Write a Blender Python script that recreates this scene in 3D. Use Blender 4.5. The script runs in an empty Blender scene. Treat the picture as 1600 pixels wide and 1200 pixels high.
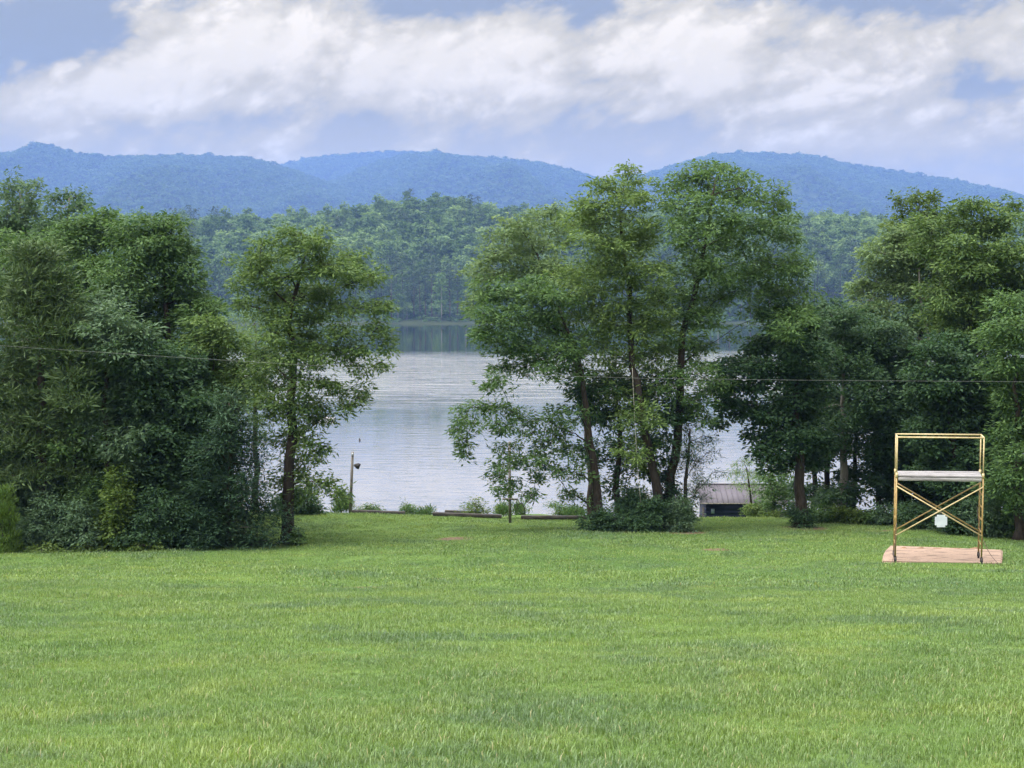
import bpy, bmesh, math, random
import numpy as np
from mathutils import Vector, Matrix

R = math.radians
random.seed(7)
rng = np.random.default_rng(11)
SC = bpy.context.scene
COL = SC.collection

# --------------------------------- camera
FPX = 2340.0                     # focal length in photo pixels (1600 wide)
CAM_Z = 15.0                     # metres above the lake
PITCH = math.atan(160.0 / FPX)
cam_d = bpy.data.cameras.new('camera')
cam_d.sensor_width = 36.0
cam_d.lens = 36.0 * FPX / 1600.0
cam_d.clip_start = 0.1
cam_d.clip_end = 20000
cam = bpy.data.objects.new('camera', cam_d)
cam.location = (0, 0, CAM_Z)
cam.rotation_euler = (math.pi / 2 - PITCH, 0, 0)
COL.objects.link(cam)
SC.camera = cam

# --------------------------------- colour, render
SC.render.engine = 'CYCLES'
SC.view_settings.view_transform = 'Standard'
SC.view_settings.look = 'None'
SC.view_settings.gamma = 1.0
SC.view_settings.use_curve_mapping = False
SC.view_settings.exposure = 2.27
SC.cycles.use_denoising = True
SC.cycles.max_bounces = 7
SC.cycles.diffuse_bounces = 3
SC.cycles.glossy_bounces = 3
SC.cycles.transmission_bounces = 4
SC.cycles.transparent_max_bounces = 8
SC.cycles.volume_bounces = 1
SC.cycles.use_adaptive_sampling = True
SC.cycles.adaptive_threshold = 0.015

# --------------------------------- node helpers
class NT:
    """tiny helper to write node trees as expressions"""
    def __init__(self, tree):
        self.t = tree
        tree.nodes.clear()
    def n(self, typ, **kw):
        nd = self.t.nodes.new(typ)
        for k, v in kw.items():
            setattr(nd, k, v)
        return nd
    def put(self, sock, v):
        if isinstance(v, bpy.types.NodeSocket):
            self.t.links.new(v, sock)
        elif v is not None:
            sock.default_value = v
    def m(self, op, a, b=None, c=None, clamp=False):
        nd = self.n('ShaderNodeMath', operation=op)
        nd.use_clamp = clamp
        for s, v in zip(nd.inputs, (a, b, c)):
            self.put(s, v)
        return nd.outputs[0]
    def vm(self, op, a, b=None):
        nd = self.n('ShaderNodeVectorMath', operation=op)
        self.put(nd.inputs[0], a)
        self.put(nd.inputs[1], b)
        return nd.outputs[0]
    def noise(self, vec, scale, detail=5, rough=0.55, dist=0.0, lac=2.0):
        nd = self.n('ShaderNodeTexNoise')
        self.put(nd.inputs['Vector'], vec)
        nd.inputs['Scale'].default_value = scale
        nd.inputs['Detail'].default_value = detail
        nd.inputs['Roughness'].default_value = rough
        nd.inputs['Lacunarity'].default_value = lac
        nd.inputs['Distortion'].default_value = dist
        return nd.outputs[0]
    def mr(self, v, a, b, c=0.0, d=1.0, smooth=True):
        nd = self.n('ShaderNodeMapRange')
        nd.interpolation_type = 'SMOOTHSTEP' if smooth else 'LINEAR'
        self.put(nd.inputs[0], v)
        for i, x in enumerate((a, b, c, d)):
            self.put(nd.inputs[1 + i], x)
        return nd.outputs[0]
    def mix(self, f, a, b, blend='MIX'):
        nd = self.n('ShaderNodeMix', data_type='RGBA', blend_type=blend)
        self.put(nd.inputs[0], f)
        for s, v in ((nd.inputs[6], a), (nd.inputs[7], b)):
            if isinstance(v, tuple) and len(v) == 3:
                v = v + (1.0,)
            self.put(s, v)
        return nd.outputs[2]
    def mapping(self, vec, scale=(1, 1, 1), rot=(0, 0, 0), loc=(0, 0, 0)):
        nd = self.n('ShaderNodeMapping')
        self.put(nd.inputs[0], vec)
        nd.inputs['Location'].default_value = loc
        nd.inputs['Rotation'].default_value = rot
        nd.inputs['Scale'].default_value = scale
        return nd.outputs[0]

# --------------------------------- sky
SUN_EL, SUN_AZ = R(64), R(-110)         # azimuth clockwise from +Y: high on the side of the pine wood
world = bpy.data.worlds.new('World')
SC.world = world
world.use_nodes = True
world.cycles.sampling_method = 'MANUAL'
world.cycles.sample_map_resolution = 512
w = NT(world.node_tree)
sky = w.n('ShaderNodeTexSky', sky_type='NISHITA')
sky.sun_disc = False
sky.sun_elevation = SUN_EL
sky.sun_rotation = SUN_AZ
sky.air_density = 1.0
sky.dust_density = 0.6
sky.ozone_density = 3.0
tc = w.n('ShaderNodeTexCoord').outputs['Generated']
sep = w.n('ShaderNodeSeparateXYZ')
w.put(sep.inputs[0], tc)
dx, dy, dz = sep.outputs
az = w.m('ARCTAN2', dx, dy)
el = w.m('ARCSINE', dz)
# cloud masses: photo pixel centre, half sizes, tilt in degrees, strength
BLOBS = [
    (300, 115, 230, 62, 14, 0.62), (470, 55, 170, 60, 12, 0.42), (150, 150, 90, 26, 8, 0.34),
    (640, 125, 105, 52, 10, 0.62), (690, 145, 270, 58, 4, 0.26), (1230, 150, 320, 55, 4, 0.24), (250, 165, 220, 32, 8, 0.20), (760, 80, 150, 48, 6, 0.60), (870, 145, 70, 14, 0, 0.38),
    (1060, 70, 190, 62, 12, 0.50), (1300, 100, 260, 60, 4, 0.38), (1590, 115, 60, 42, 0, 0.50),
    (1480, 182, 60, 14, 0, 0.42), (1330, 228, 170, 28, 0, 0.40), (1150, 150, 200, 40, 6, 0.22),
    (445, 232, 50, 26, 0, 0.36), (30, 185, 60, 20, 0, 0.26), (430, 160, 70, 16, 14, 0.25),
    (50, 75, 120, 75, 0, -0.62), (760, 6, 160, 28, 0, -0.55), (1400, 10, 240, 28, -4, -0.50),
    (800, 205, 320, 18, 0, -0.12),
]
D = None
for (px, py, rx, ry, ang, amp) in BLOBS:
    u0, v0 = math.atan((px - 800) / FPX), math.atan((440 - py) / FPX)
    du, dv = w.m('SUBTRACT', az, u0), w.m('SUBTRACT', el, v0)
    ca, sa = math.cos(R(ang)), math.sin(R(ang))
    a = w.m('ADD', w.m('MULTIPLY', du, ca * FPX / rx), w.m('MULTIPLY', dv, sa * FPX / rx))
    b = w.m('ADD', w.m('MULTIPLY', du, -sa * FPX / ry), w.m('MULTIPLY', dv, ca * FPX / ry))
    r2 = w.m('ADD', w.m('MULTIPLY', a, a), w.m('MULTIPLY', b, b))
    g = w.m('MULTIPLY', w.m('POWER', 2.718, w.m('MULTIPLY', r2, -1.0)), amp)
    D = g if D is None else w.m('ADD', D, g)
tilt = w.mapping(tc, rot=(0, R(17), 0))
dirs = w.mapping(tilt, scale=(1.0, 1.0, 1.75), loc=(0.31, 0.2, 0.0))
dirs2 = w.mapping(tilt, scale=(1.0, 1.0, 1.75), loc=(0.304, 0.2, 0.014))
f1 = w.noise(dirs, 12.0, 10, 0.62, 0.25)
f2 = w.noise(dirs2, 12.0, 10, 0.62, 0.25)
low = w.noise(w.mapping(tc, scale=(1, 1, 2.5), loc=(1.7, 0.4, 0.9)), 2.6, 2, 0.5)
vor = w.n('ShaderNodeTexVoronoi', feature='F1')
vor.inputs['Scale'].default_value = 34.0
vor.inputs['Detail'].default_value = 2.0
vor.inputs['Roughness'].default_value = 0.6
warp = w.n('ShaderNodeVectorMath', operation='MULTIPLY_ADD')
nz = w.n('ShaderNodeTexNoise'); nz.inputs['Scale'].default_value = 22.0; nz.inputs['Detail'].default_value = 4.0
w.put(nz.inputs['Vector'], dirs)
w.put(warp.inputs[0], nz.outputs['Color']); warp.inputs[1].default_value = (0.03, 0.03, 0.03); w.put(warp.inputs[2], dirs)
w.put(vor.inputs['Vector'], warp.outputs[0])
puff = w.m('MULTIPLY', w.m('SUBTRACT', 0.50, vor.outputs['Distance']), 0.50)
dens = w.m('ADD', w.m('ADD', w.m('ADD', w.m('MULTIPLY', w.m('SUBTRACT', f1, 0.5), 3.1), puff), w.m('MULTIPLY_ADD', D, 1.30, 0.06)),
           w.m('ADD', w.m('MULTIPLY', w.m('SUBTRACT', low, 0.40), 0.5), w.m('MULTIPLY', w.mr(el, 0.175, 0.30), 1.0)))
cover = w.mr(dens, -0.42, 0.22)
white = w.mr(dens, 0.10, 0.86)
rim = w.m('MULTIPLY', w.mr(w.m('SUBTRACT', f1, f2), 0.0, 0.12), w.mr(dens, 0.0, 0.25))
white = w.m('ADD', w.m('MULTIPLY', white, 0.84), w.m('MULTIPLY', rim, 0.45), clamp=True)
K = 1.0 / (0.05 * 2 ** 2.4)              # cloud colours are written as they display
high = w.mr(el, 0.12, 0.38)                # warm near the horizon; unseen upper sky neutral and brightened for fill light
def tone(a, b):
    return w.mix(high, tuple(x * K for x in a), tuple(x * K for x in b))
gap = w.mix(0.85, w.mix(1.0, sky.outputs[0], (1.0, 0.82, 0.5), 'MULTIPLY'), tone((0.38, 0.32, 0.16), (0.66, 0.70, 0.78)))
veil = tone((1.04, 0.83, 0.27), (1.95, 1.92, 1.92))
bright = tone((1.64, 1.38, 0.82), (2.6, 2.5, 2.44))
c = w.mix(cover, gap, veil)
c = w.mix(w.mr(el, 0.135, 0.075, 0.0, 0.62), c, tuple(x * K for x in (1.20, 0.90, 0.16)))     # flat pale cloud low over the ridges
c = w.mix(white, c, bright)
# clouds scatter forward: thicker light on the side of the sun
sdot = w.n('ShaderNodeVectorMath', operation='DOT_PRODUCT')
w.put(sdot.inputs[0], tc)
sdot.inputs[1].default_value = (math.sin(SUN_AZ) * math.cos(SUN_EL), math.cos(SUN_AZ) * math.cos(SUN_EL), math.sin(SUN_EL))
glow = w.m('ADD', 0.85, w.m('MULTIPLY', w.m('POWER', w.m('MAXIMUM', sdot.outputs['Value'], 0.0), 2.0), 0.75))
c = w.vm('SCALE', c); c.node.inputs['Scale'].default_value = 1.0
w.put(c.node.inputs['Scale'], glow)
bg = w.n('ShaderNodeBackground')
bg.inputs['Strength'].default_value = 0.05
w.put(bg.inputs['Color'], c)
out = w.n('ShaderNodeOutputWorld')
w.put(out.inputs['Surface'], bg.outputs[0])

# --------------------------------- sun (thin cloud in front of it)
sun_d = bpy.data.lights.new('sun', 'SUN')
sun_d.energy = 1.5
sun_d.angle = R(55)
sun_d.color = (1.0, 0.955, 0.88)
sun = bpy.data.objects.new('sun', sun_d)
sd = Vector((math.sin(SUN_AZ) * math.cos(SUN_EL), math.cos(SUN_AZ) * math.cos(SUN_EL), math.sin(SUN_EL)))
sun.rotation_euler = sd.to_track_quat('Z', 'Y').to_euler()
sun.location = (-30, -5, 60)
COL.objects.link(sun)

# --------------------------------- geometry helpers
def P(px, py, d):
    """world point seen at photo pixel (px, py) at world depth y = d"""
    u, v = (px - 800) / FPX, (600 - py) / FPX
    y = math.cos(PITCH) + v * math.sin(PITCH)
    z = v * math.cos(PITCH) - math.sin(PITCH)
    t = d / y
    return Vector((u * t, d, CAM_Z + z * t))

def mpp(d):
    return d / FPX

KY = np.array([-60, -30, 0, 8, 20, 30, 35.4, 43, 49, 51.5, 54, 58, 66, 74, 84, 110], float)
KZ = np.array([17.5, 16.0, 13.42, 12.30, 10.42, 8.96, 8.20, 7.52, 7.05, 6.86, 6.35, 5.0, 2.3, 0.25, -1.8, -4.0], float)
_fy = np.arange(-60, 110.01, 0.25)
_fz = np.interp(_fy, KY, KZ)
_k = np.hanning(13); _k /= _k.sum()
_fz = np.convolve(np.pad(_fz, 6, mode='edge'), _k, mode='valid')
_ph = rng.uniform(0, 6.28, 12)
def terrain(x, y):
    x = np.asarray(x, float); y = np.asarray(y, float)
    z = np.interp(y, _fy, _fz)
    b = (np.sin(x * 0.21 + _ph[0]) * np.sin(y * 0.27 + _ph[1]) * 0.07
         + np.sin(x * 0.53 + y * 0.2 + _ph[2]) * np.sin(y * 0.61 - x * 0.1 + _ph[3]) * 0.03
         + np.sin(x * 1.3 + _ph[4]) * np.sin(y * 1.1 + x * .4 + _ph[5]) * 0.012)
    pad = np.exp(-(((x - 10.3) / 2.6) ** 2 + ((y - 36.5) / 2.2) ** 2) ** 2)
    shoulder = 0.16 * np.exp(-((x + 6.5) / 4.0) ** 2 - ((y - 50) / 4.0) ** 2)
    return z + b * (1 - pad) + 0.085 * pad + shoulder
def gz(x, y):
    return float(terrain(x, y))

def mesh_np(name, V, quads=None, tris=None, tint=None, mats=(), midx=None, smooth=False):
    me = bpy.data.meshes.new(name)
    V = np.asarray(V, np.float32)
    nq = 0 if quads is None else len(quads)
    nt = 0 if tris is None else len(tris)
    idx = []
    if nq: idx.append(np.asarray(quads, np.int32).ravel())
    if nt: idx.append(np.asarray(tris, np.int32).ravel())
    idx = np.concatenate(idx)
    starts = np.concatenate([np.arange(nq) * 4, nq * 4 + np.arange(nt) * 3]).astype(np.int32)
    me.vertices.add(len(V)); me.vertices.foreach_set('co', V.ravel())
    me.loops.add(len(idx)); me.loops.foreach_set('vertex_index', idx)
    me.polygons.add(nq + nt); me.polygons.foreach_set('loop_start', starts)
    if smooth:
        me.polygons.foreach_set('use_smooth', np.ones(nq + nt, bool))
    for m in mats: me.materials.append(m)
    if midx is not None:
        me.polygons.foreach_set('material_index', np.asarray(midx, np.int32))
    if tint is not None:
        at = me.attributes.new('tint', 'FLOAT', 'POINT')
        at.data.foreach_set('value', np.asarray(tint, np.float32))
    me.update(calc_edges=True)
    return me

class MB:
    """collects shapes into ONE mesh"""
    def __init__(self):
        self.v, self.q, self.t = [], [], []
    def _n(self):
        return sum(len(a) for a in self.v)
    def tube(self, pts, rad, sides=6, cap=True):
        pts = [Vector(p) for p in pts]
        n0 = self._n()
        ring = np.linspace(0, 2 * math.pi, sides, endpoint=False)
        out = []
        prev = None
        for i, p in enumerate(pts):
            a = pts[max(i - 1, 0)]; b = pts[min(i + 1, len(pts) - 1)]
            t = (b - a)
            t = t.normalized() if t.length > 1e-9 else Vector((0, 0, 1))
            s = prev if prev is not None else (Vector((1, 0, 0)) if abs(t.x) < 0.8 else Vector((0, 1, 0)))
            s = (s - t * s.dot(t)).normalized(); prev = s
            e = t.cross(s)
            r = rad[i] if hasattr(rad, '__len__') else rad
            out += [p + (s * math.cos(k) + e * math.sin(k)) * r for k in ring]
        self.v.append(np.array([tuple(o) for o in out]))
        for i in range(len(pts) - 1):
            for k in range(sides):
                k2 = (k + 1) % sides
                self.q.append((n0 + i * sides + k, n0 + i * sides + k2, n0 + (i + 1) * sides + k2, n0 + (i + 1) * sides + k))
        if cap:
            for base, flip in ((n0, True), (n0 + (len(pts) - 1) * sides, False)):
                for k in range(1, sides - 1):
                    f = (base, base + k, base + k + 1)
                    self.t.append(f[::-1] if flip else f)
        return self
    def box(self, c, s, M=None, bev=0.0):
        n0 = self._n()
        hx, hy, hz = s[0] / 2, s[1] / 2, s[2] / 2
        if bev <= 0:
            vs = [(x * hx, y * hy, z * hz) for z in (-1, 1) for y in (-1, 1) for x in (-1, 1)]
            fs = [(0, 2, 3, 1), (4, 5, 7, 6), (0, 1, 5, 4), (2, 6, 7, 3), (0, 4, 6, 2), (1, 3, 7, 5)]
            tr = []
        else:
            bm = bmesh.new()
            bmesh.ops.create_cube(bm, size=1)
            for v in bm.verts: v.co = Vector((v.co.x * s[0], v.co.y * s[1], v.co.z * s[2]))
            bmesh.ops.bevel(bm, geom=list(bm.edges), offset=bev, segments=1, affect='EDGES')
            bm.verts.ensure_lookup_table(); bm.verts.index_update()
            vs = [tuple(v.co) for v in bm.verts]
            fs = [tuple(v.index for v in f.verts) for f in bm.faces if len(f.verts) == 4]
            tr = [tuple(v.index for v in f.verts) for f in bm.faces if len(f.verts) == 3]
            bm.free()
        V = [(M @ Vector(v) if M is not None else Vector(v)) + Vector(c) for v in vs]
        self.v.append(np.array([tuple(v) for v in V]))
        self.q += [tuple(n0 + i for i in f) for f in fs]
        self.t += [tuple(n0 + i for i in f) for f in tr]
        return self
    def mesh(self, name, mat, smooth=False, off=None):
        V = np.concatenate(self.v)
        if off is not None: V = V - np.array(tuple(off))
        return mesh_np(name, V, self.q or None, self.t or None, mats=[mat], smooth=smooth)

def link(name, me, parent=None, loc=None):
    o = bpy.data.objects.new(name, me)
    COL.objects.link(o)
    if loc is not None: o.location = loc
    if parent is not None: o.parent = parent
    return o

def tag(o, label=None, cat=None, group=None, kind=None):
    if label: o['label'] = label
    if cat: o['category'] = cat
    if group: o['group'] = group
    if kind: o['kind'] = kind
    return o

def empty(name, loc, label, cat, group=None, rz=0):
    o = link(name, None, loc=loc)
    o.rotation_euler = (0, 0, rz)
    o.empty_display_size = 0.3
    return tag(o, label, cat, group)

# --------------------------------- materials
def new_mat(name):
    m = bpy.data.materials.new(name)
    m.use_nodes = True
    return m, NT(m.node_tree)

def finish(nt, shader, disp=None):
    o = nt.n('ShaderNodeOutputMaterial')
    nt.put(o.inputs['Surface'], shader)

def principled(nt, col, rough=0.6, spec=0.4, metal=0.0, normal=None, **kw):
    b = nt.n('ShaderNodeBsdfPrincipled')
    if isinstance(col, tuple) and len(col) == 3: col = col + (1.0,)
    nt.put(b.inputs['Base Color'], col)
    nt.put(b.inputs['Roughness'], rough)
    nt.put(b.inputs['Specular IOR Level'], spec)
    nt.put(b.inputs['Metallic'], metal)
    if normal is not None: nt.put(b.inputs['Normal'], normal)
    return b.outputs[0]

def bump(nt, h, strength=0.4, dist=0.05):
    b = nt.n('ShaderNodeBump')
    b.inputs['Strength'].default_value = strength
    b.inputs['Distance'].default_value = dist
    nt.put(b.inputs['Height'], h)
    return b.outputs[0]

def leaf_mat(name, dark, light, trans=0.40, rough=0.6, spec=0.2, rv=0.25):
    m, nt = new_mat(name)
    at = nt.n('ShaderNodeAttribute', attribute_name='tint')
    oi = nt.n('ShaderNodeObjectInfo')
    f = nt.m('ADD', at.outputs['Fac'], nt.m('MULTIPLY', nt.m('SUBTRACT', oi.outputs['Random'], 0.5), rv), clamp=True)
    col = nt.mix(f, dark, light)
    p = principled(nt, col, rough, spec)
    tr = nt.n('ShaderNodeBsdfTranslucent')
    nt.put(tr.inputs[0], nt.mix(1.0, col, (1.05, 1.05, 0.72), 'MULTIPLY'))
    mx = nt.n('ShaderNodeMixShader')
    mx.inputs[0].default_value = trans
    nt.put(mx.inputs[1], p); nt.put(mx.inputs[2], tr.outputs[0])
    finish(nt, mx.outputs[0])
    return m

def wood_mat(name, a, b, scale=(6, 6, 1.2), rough=0.85, bs=0.6):
    m, nt = new_mat(name)
    co = nt.n('ShaderNodeTexCoord').outputs['Object']
    n1 = nt.noise(nt.mapping(co, scale=scale), 3.0, 8, 0.65, 0.3)
    n2 = nt.noise(co, 1.3, 3)
    col = nt.mix(nt.mr(n1, 0.32, 0.68), a, b)
    col = nt.mix(nt.m('MULTIPLY', nt.mr(n2, 0.4, 0.7), 0.35), col, tuple(x * 1.5 for x in b))
    finish(nt, principled(nt, col, rough, 0.2, normal=bump(nt, n1, bs, 0.03)))
    return m

def plain_mat(name, a, b, rough=0.5, metal=0.0, scale=8.0, spec=0.4):
    m, nt = new_mat(name)
    co = nt.n('ShaderNodeTexCoord').outputs['Object']
    n1 = nt.noise(co, scale, 6, 0.6)
    finish(nt, principled(nt, nt.mix(nt.mr(n1, 0.35, 0.7), a, b), rough, spec, metal, normal=bump(nt, n1, 0.15, 0.01)))
    return m

M = {}
M['bark'] = wood_mat('bark_brown', (0.0154, 0.0119, 0.0098), (0.0455, 0.0371, 0.0301), (5, 5, 1.4))
M['bark_pale'] = wood_mat('bark_pale_grey', (0.084, 0.078, 0.069), (0.204, 0.192, 0.174), (4, 4, 1.2))
M['bark_pine'] = wood_mat('bark_pine', (0.031, 0.022, 0.019), (0.081, 0.059, 0.050), (5, 5, 1.4))
M['timber'] = wood_mat('weathered_timber', (0.021, 0.019, 0.018), (0.078, 0.072, 0.066), (1, 8, 8))
M['post'] = wood_mat('grey_post_wood', (0.075, 0.07, 0.066), (0.19, 0.175, 0.16), (8, 8, 1))
M['plank'] = wood_mat('weathered_plank', (0.142, 0.136, 0.142), (0.283, 0.278, 0.283), (1.0, 9, 9), bs=0.3)
M['walnut'] = leaf_mat('leaf_walnut', (0.0490, 0.0994, 0.0304), (0.1582, 0.2389, 0.0699))
M['ash'] = leaf_mat('leaf_ash', (0.0430, 0.0944, 0.0322), (0.1204, 0.2057, 0.0662))
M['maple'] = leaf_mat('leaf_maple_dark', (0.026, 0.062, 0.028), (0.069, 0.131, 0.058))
M['blue'] = leaf_mat('leaf_bluish', (0.0464, 0.0978, 0.0497), (0.1238, 0.1955, 0.1067))
M['oak'] = leaf_mat('leaf_olive', (0.071, 0.124, 0.049), (0.162, 0.241, 0.104))
M['bright'] = leaf_mat('leaf_bright', (0.0413, 0.0799, 0.0166), (0.1170, 0.1793, 0.0414))
M['pine'] = leaf_mat('needle_pine', (0.040, 0.074, 0.030), (0.098, 0.150, 0.056), trans=0.15)
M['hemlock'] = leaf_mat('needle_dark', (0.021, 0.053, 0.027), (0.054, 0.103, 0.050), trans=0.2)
M['cedar'] = leaf_mat('needle_cedar', (0.050, 0.100, 0.018), (0.110, 0.180, 0.035), trans=0.15)
M['weed'] = leaf_mat('leaf_weed', (0.045, 0.085, 0.020), (0.135, 0.200, 0.050))

# --------------------------------- setting: lawn, ground, lake
SOIL = [(P(x_, 840, d_).x, d_, r_) for x_, d_, r_ in ((451, 42.1, 0.42), (1000, 45.6, 1.0), (1055, 45.3, 0.9), (1255, 47.2, 0.75), (935, 45.8, 0.6), (710, 43.5, 0.5), (1120, 39.5, 0.35))]
m, nt = new_mat('lawn_soil_and_thatch')
pos = nt.n('ShaderNodeNewGeometry').outputs['Position']
big = nt.noise(nt.mapping(pos, scale=(0.10, 0.22, 0.1)), 1.0, 4, 0.6, 0.6)
fine = nt.noise(pos, 6.0, 6, 0.7)
spot = nt.noise(nt.mapping(pos, scale=(0.20, 0.55, 0.2), loc=(3.1, 1.7, 0)), 1.0, 3, 0.55, 0.4)
col = nt.mix(nt.mr(big, 0.35, 0.65), (0.070, 0.135, 0.034), (0.110, 0.180, 0.042))
col = nt.mix(nt.mr(fine, 0.3, 0.75), nt.mix(1.0, col, (0.62, 0.62, 0.6), 'MULTIPLY'), col)
col = nt.mix(nt.m('MULTIPLY', nt.mr(spot, 0.66, 0.74), nt.mr(fine, 0.35, 0.6)), col, (0.16, 0.115, 0.065))
soil = None
for sx_, sy_, sr_ in SOIL:
    dd = nt.n('ShaderNodeVectorMath', operation='DISTANCE')
    fl = nt.n('ShaderNodeVectorMath', operation='MULTIPLY'); nt.put(fl.inputs[0], pos); fl.inputs[1].default_value = (1, 1, 0)
    nt.put(dd.inputs[0], fl.outputs[0]); dd.inputs[1].default_value = (sx_, sy_, 0)
    e_ = nt.mr(nt.m('ADD', dd.outputs['Value'], nt.m('MULTIPLY', nt.m('SUBTRACT', fine, 0.5), 1.2)), sr_ * 1.25, sr_ * 0.7)
    soil = e_ if soil is None else nt.m('MAXIMUM', soil, e_)
col = nt.mix(soil, col, nt.mix(fine, (0.085, 0.062, 0.040), (0.17, 0.125, 0.082)))
finish(nt, principled(nt, col, 0.9, 0.1, normal=bump(nt, fine, 0.8, 0.06)))
M['lawn'] = m

def grass_mat(name):
    m, nt = new_mat(name)
    pos = nt.n('ShaderNodeNewGeometry').outputs['Position']
    at = nt.n('ShaderNodeAttribute', attribute_name='tint').outputs['Fac']
    rnd = nt.n('ShaderNodeObjectInfo').outputs['Random']
    big = nt.noise(nt.mapping(pos, scale=(0.16, 0.20, 0.1)), 1.0, 5, 0.65, 0.6)
    mid = nt.noise(nt.mapping(pos, scale=(0.8, 0.8, 0.5), loc=(5, 2, 0)), 1.0, 5, 0.68, 0.5)
    blue = nt.noise(nt.mapping(pos, scale=(0.45, 0.45, 0.3), loc=(9.4, 4.2, 0)), 1.0, 5, 0.65)
    a = nt.mix(nt.mr(big, 0.34, 0.66), (0.105, 0.185, 0.055), (0.170, 0.255, 0.068))
    a = nt.mix(nt.m('MULTIPLY', nt.mr(mid, 0.45, 0.72), 0.6), a, (0.270, 0.340, 0.085))
    a = nt.mix(nt.m('MULTIPLY', nt.mr(blue, 0.48, 0.64), 0.8), a, (0.100, 0.165, 0.085))
    a = nt.mix(nt.m('MULTIPLY', rnd, 0.40), a, (0.085, 0.155, 0.050))
    a = nt.mix(nt.mr(at, 0.0, 0.9, smooth=False), nt.mix(1.0, a, (0.64, 0.66, 0.64), 'MULTIPLY'), nt.mix(1.0, a, (1.36, 1.33, 1.38), 'MULTIPLY'))
    a = nt.mix(nt.mr(at, 0.982, 0.988), a, (0.30, 0.28, 0.14))
    p = principled(nt, a, 0.42, 0.45)
    tr = nt.n('ShaderNodeBsdfTranslucent')
    nt.put(tr.inputs[0], nt.mix(1.0, a, (1.1, 1.1, 0.6), 'MULTIPLY'))
    mx = nt.n('ShaderNodeMixShader'); mx.inputs[0].default_value = 0.35
    nt.put(mx.inputs[1], p); nt.put(mx.inputs[2], tr.outputs[0])
    finish(nt, mx.outputs[0])
    return m
M['grass'] = grass_mat('grass_blade')

def grid(name, xs, ys, zf, mat, smooth=True):
    X, Y = np.meshgrid(xs, ys)
    Z = zf(X, Y)
    V = np.stack([X, Y, Z], -1).reshape(-1, 3)
    nx, ny = len(xs), len(ys)
    i = np.arange(nx * ny).reshape(ny, nx)
    q = np.stack([i[:-1, :-1], i[:-1, 1:], i[1:, 1:], i[1:, :-1]], -1).reshape(-1, 4)
    return mesh_np(name, V, q, mats=[mat], smooth=smooth)

xs = np.concatenate([np.arange(-110, -30, 4), np.arange(-30, 30, 0.7), np.arange(30, 111, 4)])
ys = np.concatenate([np.arange(-60, 0, 3), np.arange(0, 60, 0.5), np.arange(60, 110, 1.5)])
lawn = tag(link('lawn', grid('lawn', xs, ys, terrain, M['lawn'])), 'sloping mown green lawn running down to the lake', 'lawn', kind='structure')

m, nt = new_mat('far_ground')
pos = nt.n('ShaderNodeNewGeometry').outputs['Position']
n1 = nt.noise(pos, 0.08, 6, 0.6)
finish(nt, principled(nt, nt.mix(n1, (0.016, 0.026, 0.010), (0.034, 0.044, 0.018)), 0.95, 0.1))
M['far_ground'] = m
gnd = mesh_np('ground', [(-4000, -400, -5), (4000, -400, -5), (4000, 7000, -5), (-4000, 7000, -5)], [(0, 1, 2, 3)], mats=[M['far_ground']])
tag(link('ground', gnd), 'flat valley ground under the lake and the hills', 'ground', kind='structure')

m, nt = new_mat('lake_water')
pos = nt.n('ShaderNodeNewGeometry').outputs['Position']
sp = nt.n('ShaderNodeSeparateXYZ'); nt.put(sp.inputs[0], pos)
wob = nt.m('MULTIPLY', nt.m('SUBTRACT', nt.noise(pos, 0.02, 3), 0.5), 60.0)
yy = nt.m('ADD', sp.outputs[1], wob)
chop = nt.m('MULTIPLY', nt.mr(yy, 175, 215), nt.mr(yy, 345, 285))
calm = nt.mr(yy, 350, 290)
rip = nt.noise(nt.mapping(pos, scale=(0.28, 1.0, 1.0), rot=(0, 0, R(4))), 1.1, 4, 0.55, 0.3)
wav = nt.noise(nt.mapping(pos, scale=(0.12, 0.6, 1.0), rot=(0, 0, R(-8))), 0.85, 4, 0.6, 0.7)
big = nt.noise(nt.mapping(pos, scale=(0.02, 0.10, 1.0), rot=(0, 0, R(7))), 1.0, 2, 0.5, 0.4)
hgt = nt.m('ADD', nt.m('MULTIPLY', nt.m('MULTIPLY', rip, nt.m('ADD', 0.25, nt.m('MULTIPLY', big, 1.2))), nt.m('ADD', 0.008, nt.m('MULTIPLY', calm, 0.018))),
           nt.m('MULTIPLY', nt.m('MULTIPLY', wav, chop), 0.36))
bp = nt.n('ShaderNodeBump'); bp.inputs['Strength'].default_value = 1.0; bp.inputs['Distance'].default_value = 1.0
nt.put(bp.inputs['Height'], hgt)
lw = nt.n('ShaderNodeFresnel'); lw.inputs['IOR'].default_value = 1.9
nt.put(lw.inputs['Normal'], bp.outputs[0])
gl = nt.n('ShaderNodeBsdfGlossy'); gl.inputs['Roughness'].default_value = 0.05
gl.inputs['Color'].default_value = (1.0, 0.99, 0.96, 1)
nt.put(gl.inputs['Normal'], bp.outputs[0])
df = nt.n('ShaderNodeBsdfDiffuse'); df.inputs['Color'].default_value = (0.02, 0.035, 0.04, 1)
mx = nt.n('ShaderNodeMixShader')
nt.put(mx.inputs[0], nt.m('ADD', nt.m('MULTIPLY', lw.outputs[0], 0.12), 0.88, clamp=True))
nt.put(mx.inputs[1], df.outputs[0]); nt.put(mx.inputs[2], gl.outputs[0])
finish(nt, mx.outputs[0])
M['water'] = m
lk = mesh_np('lake', [(-1600, 66, 0), (1600, 66, 0), (1600, 640, 0), (-1600, 640, 0)], [(0, 1, 2, 3)], mats=[M['water']])
tag(link('lake', lk), 'calm lake reflecting the clouds below the lawn', 'lake', kind='structure')

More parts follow.
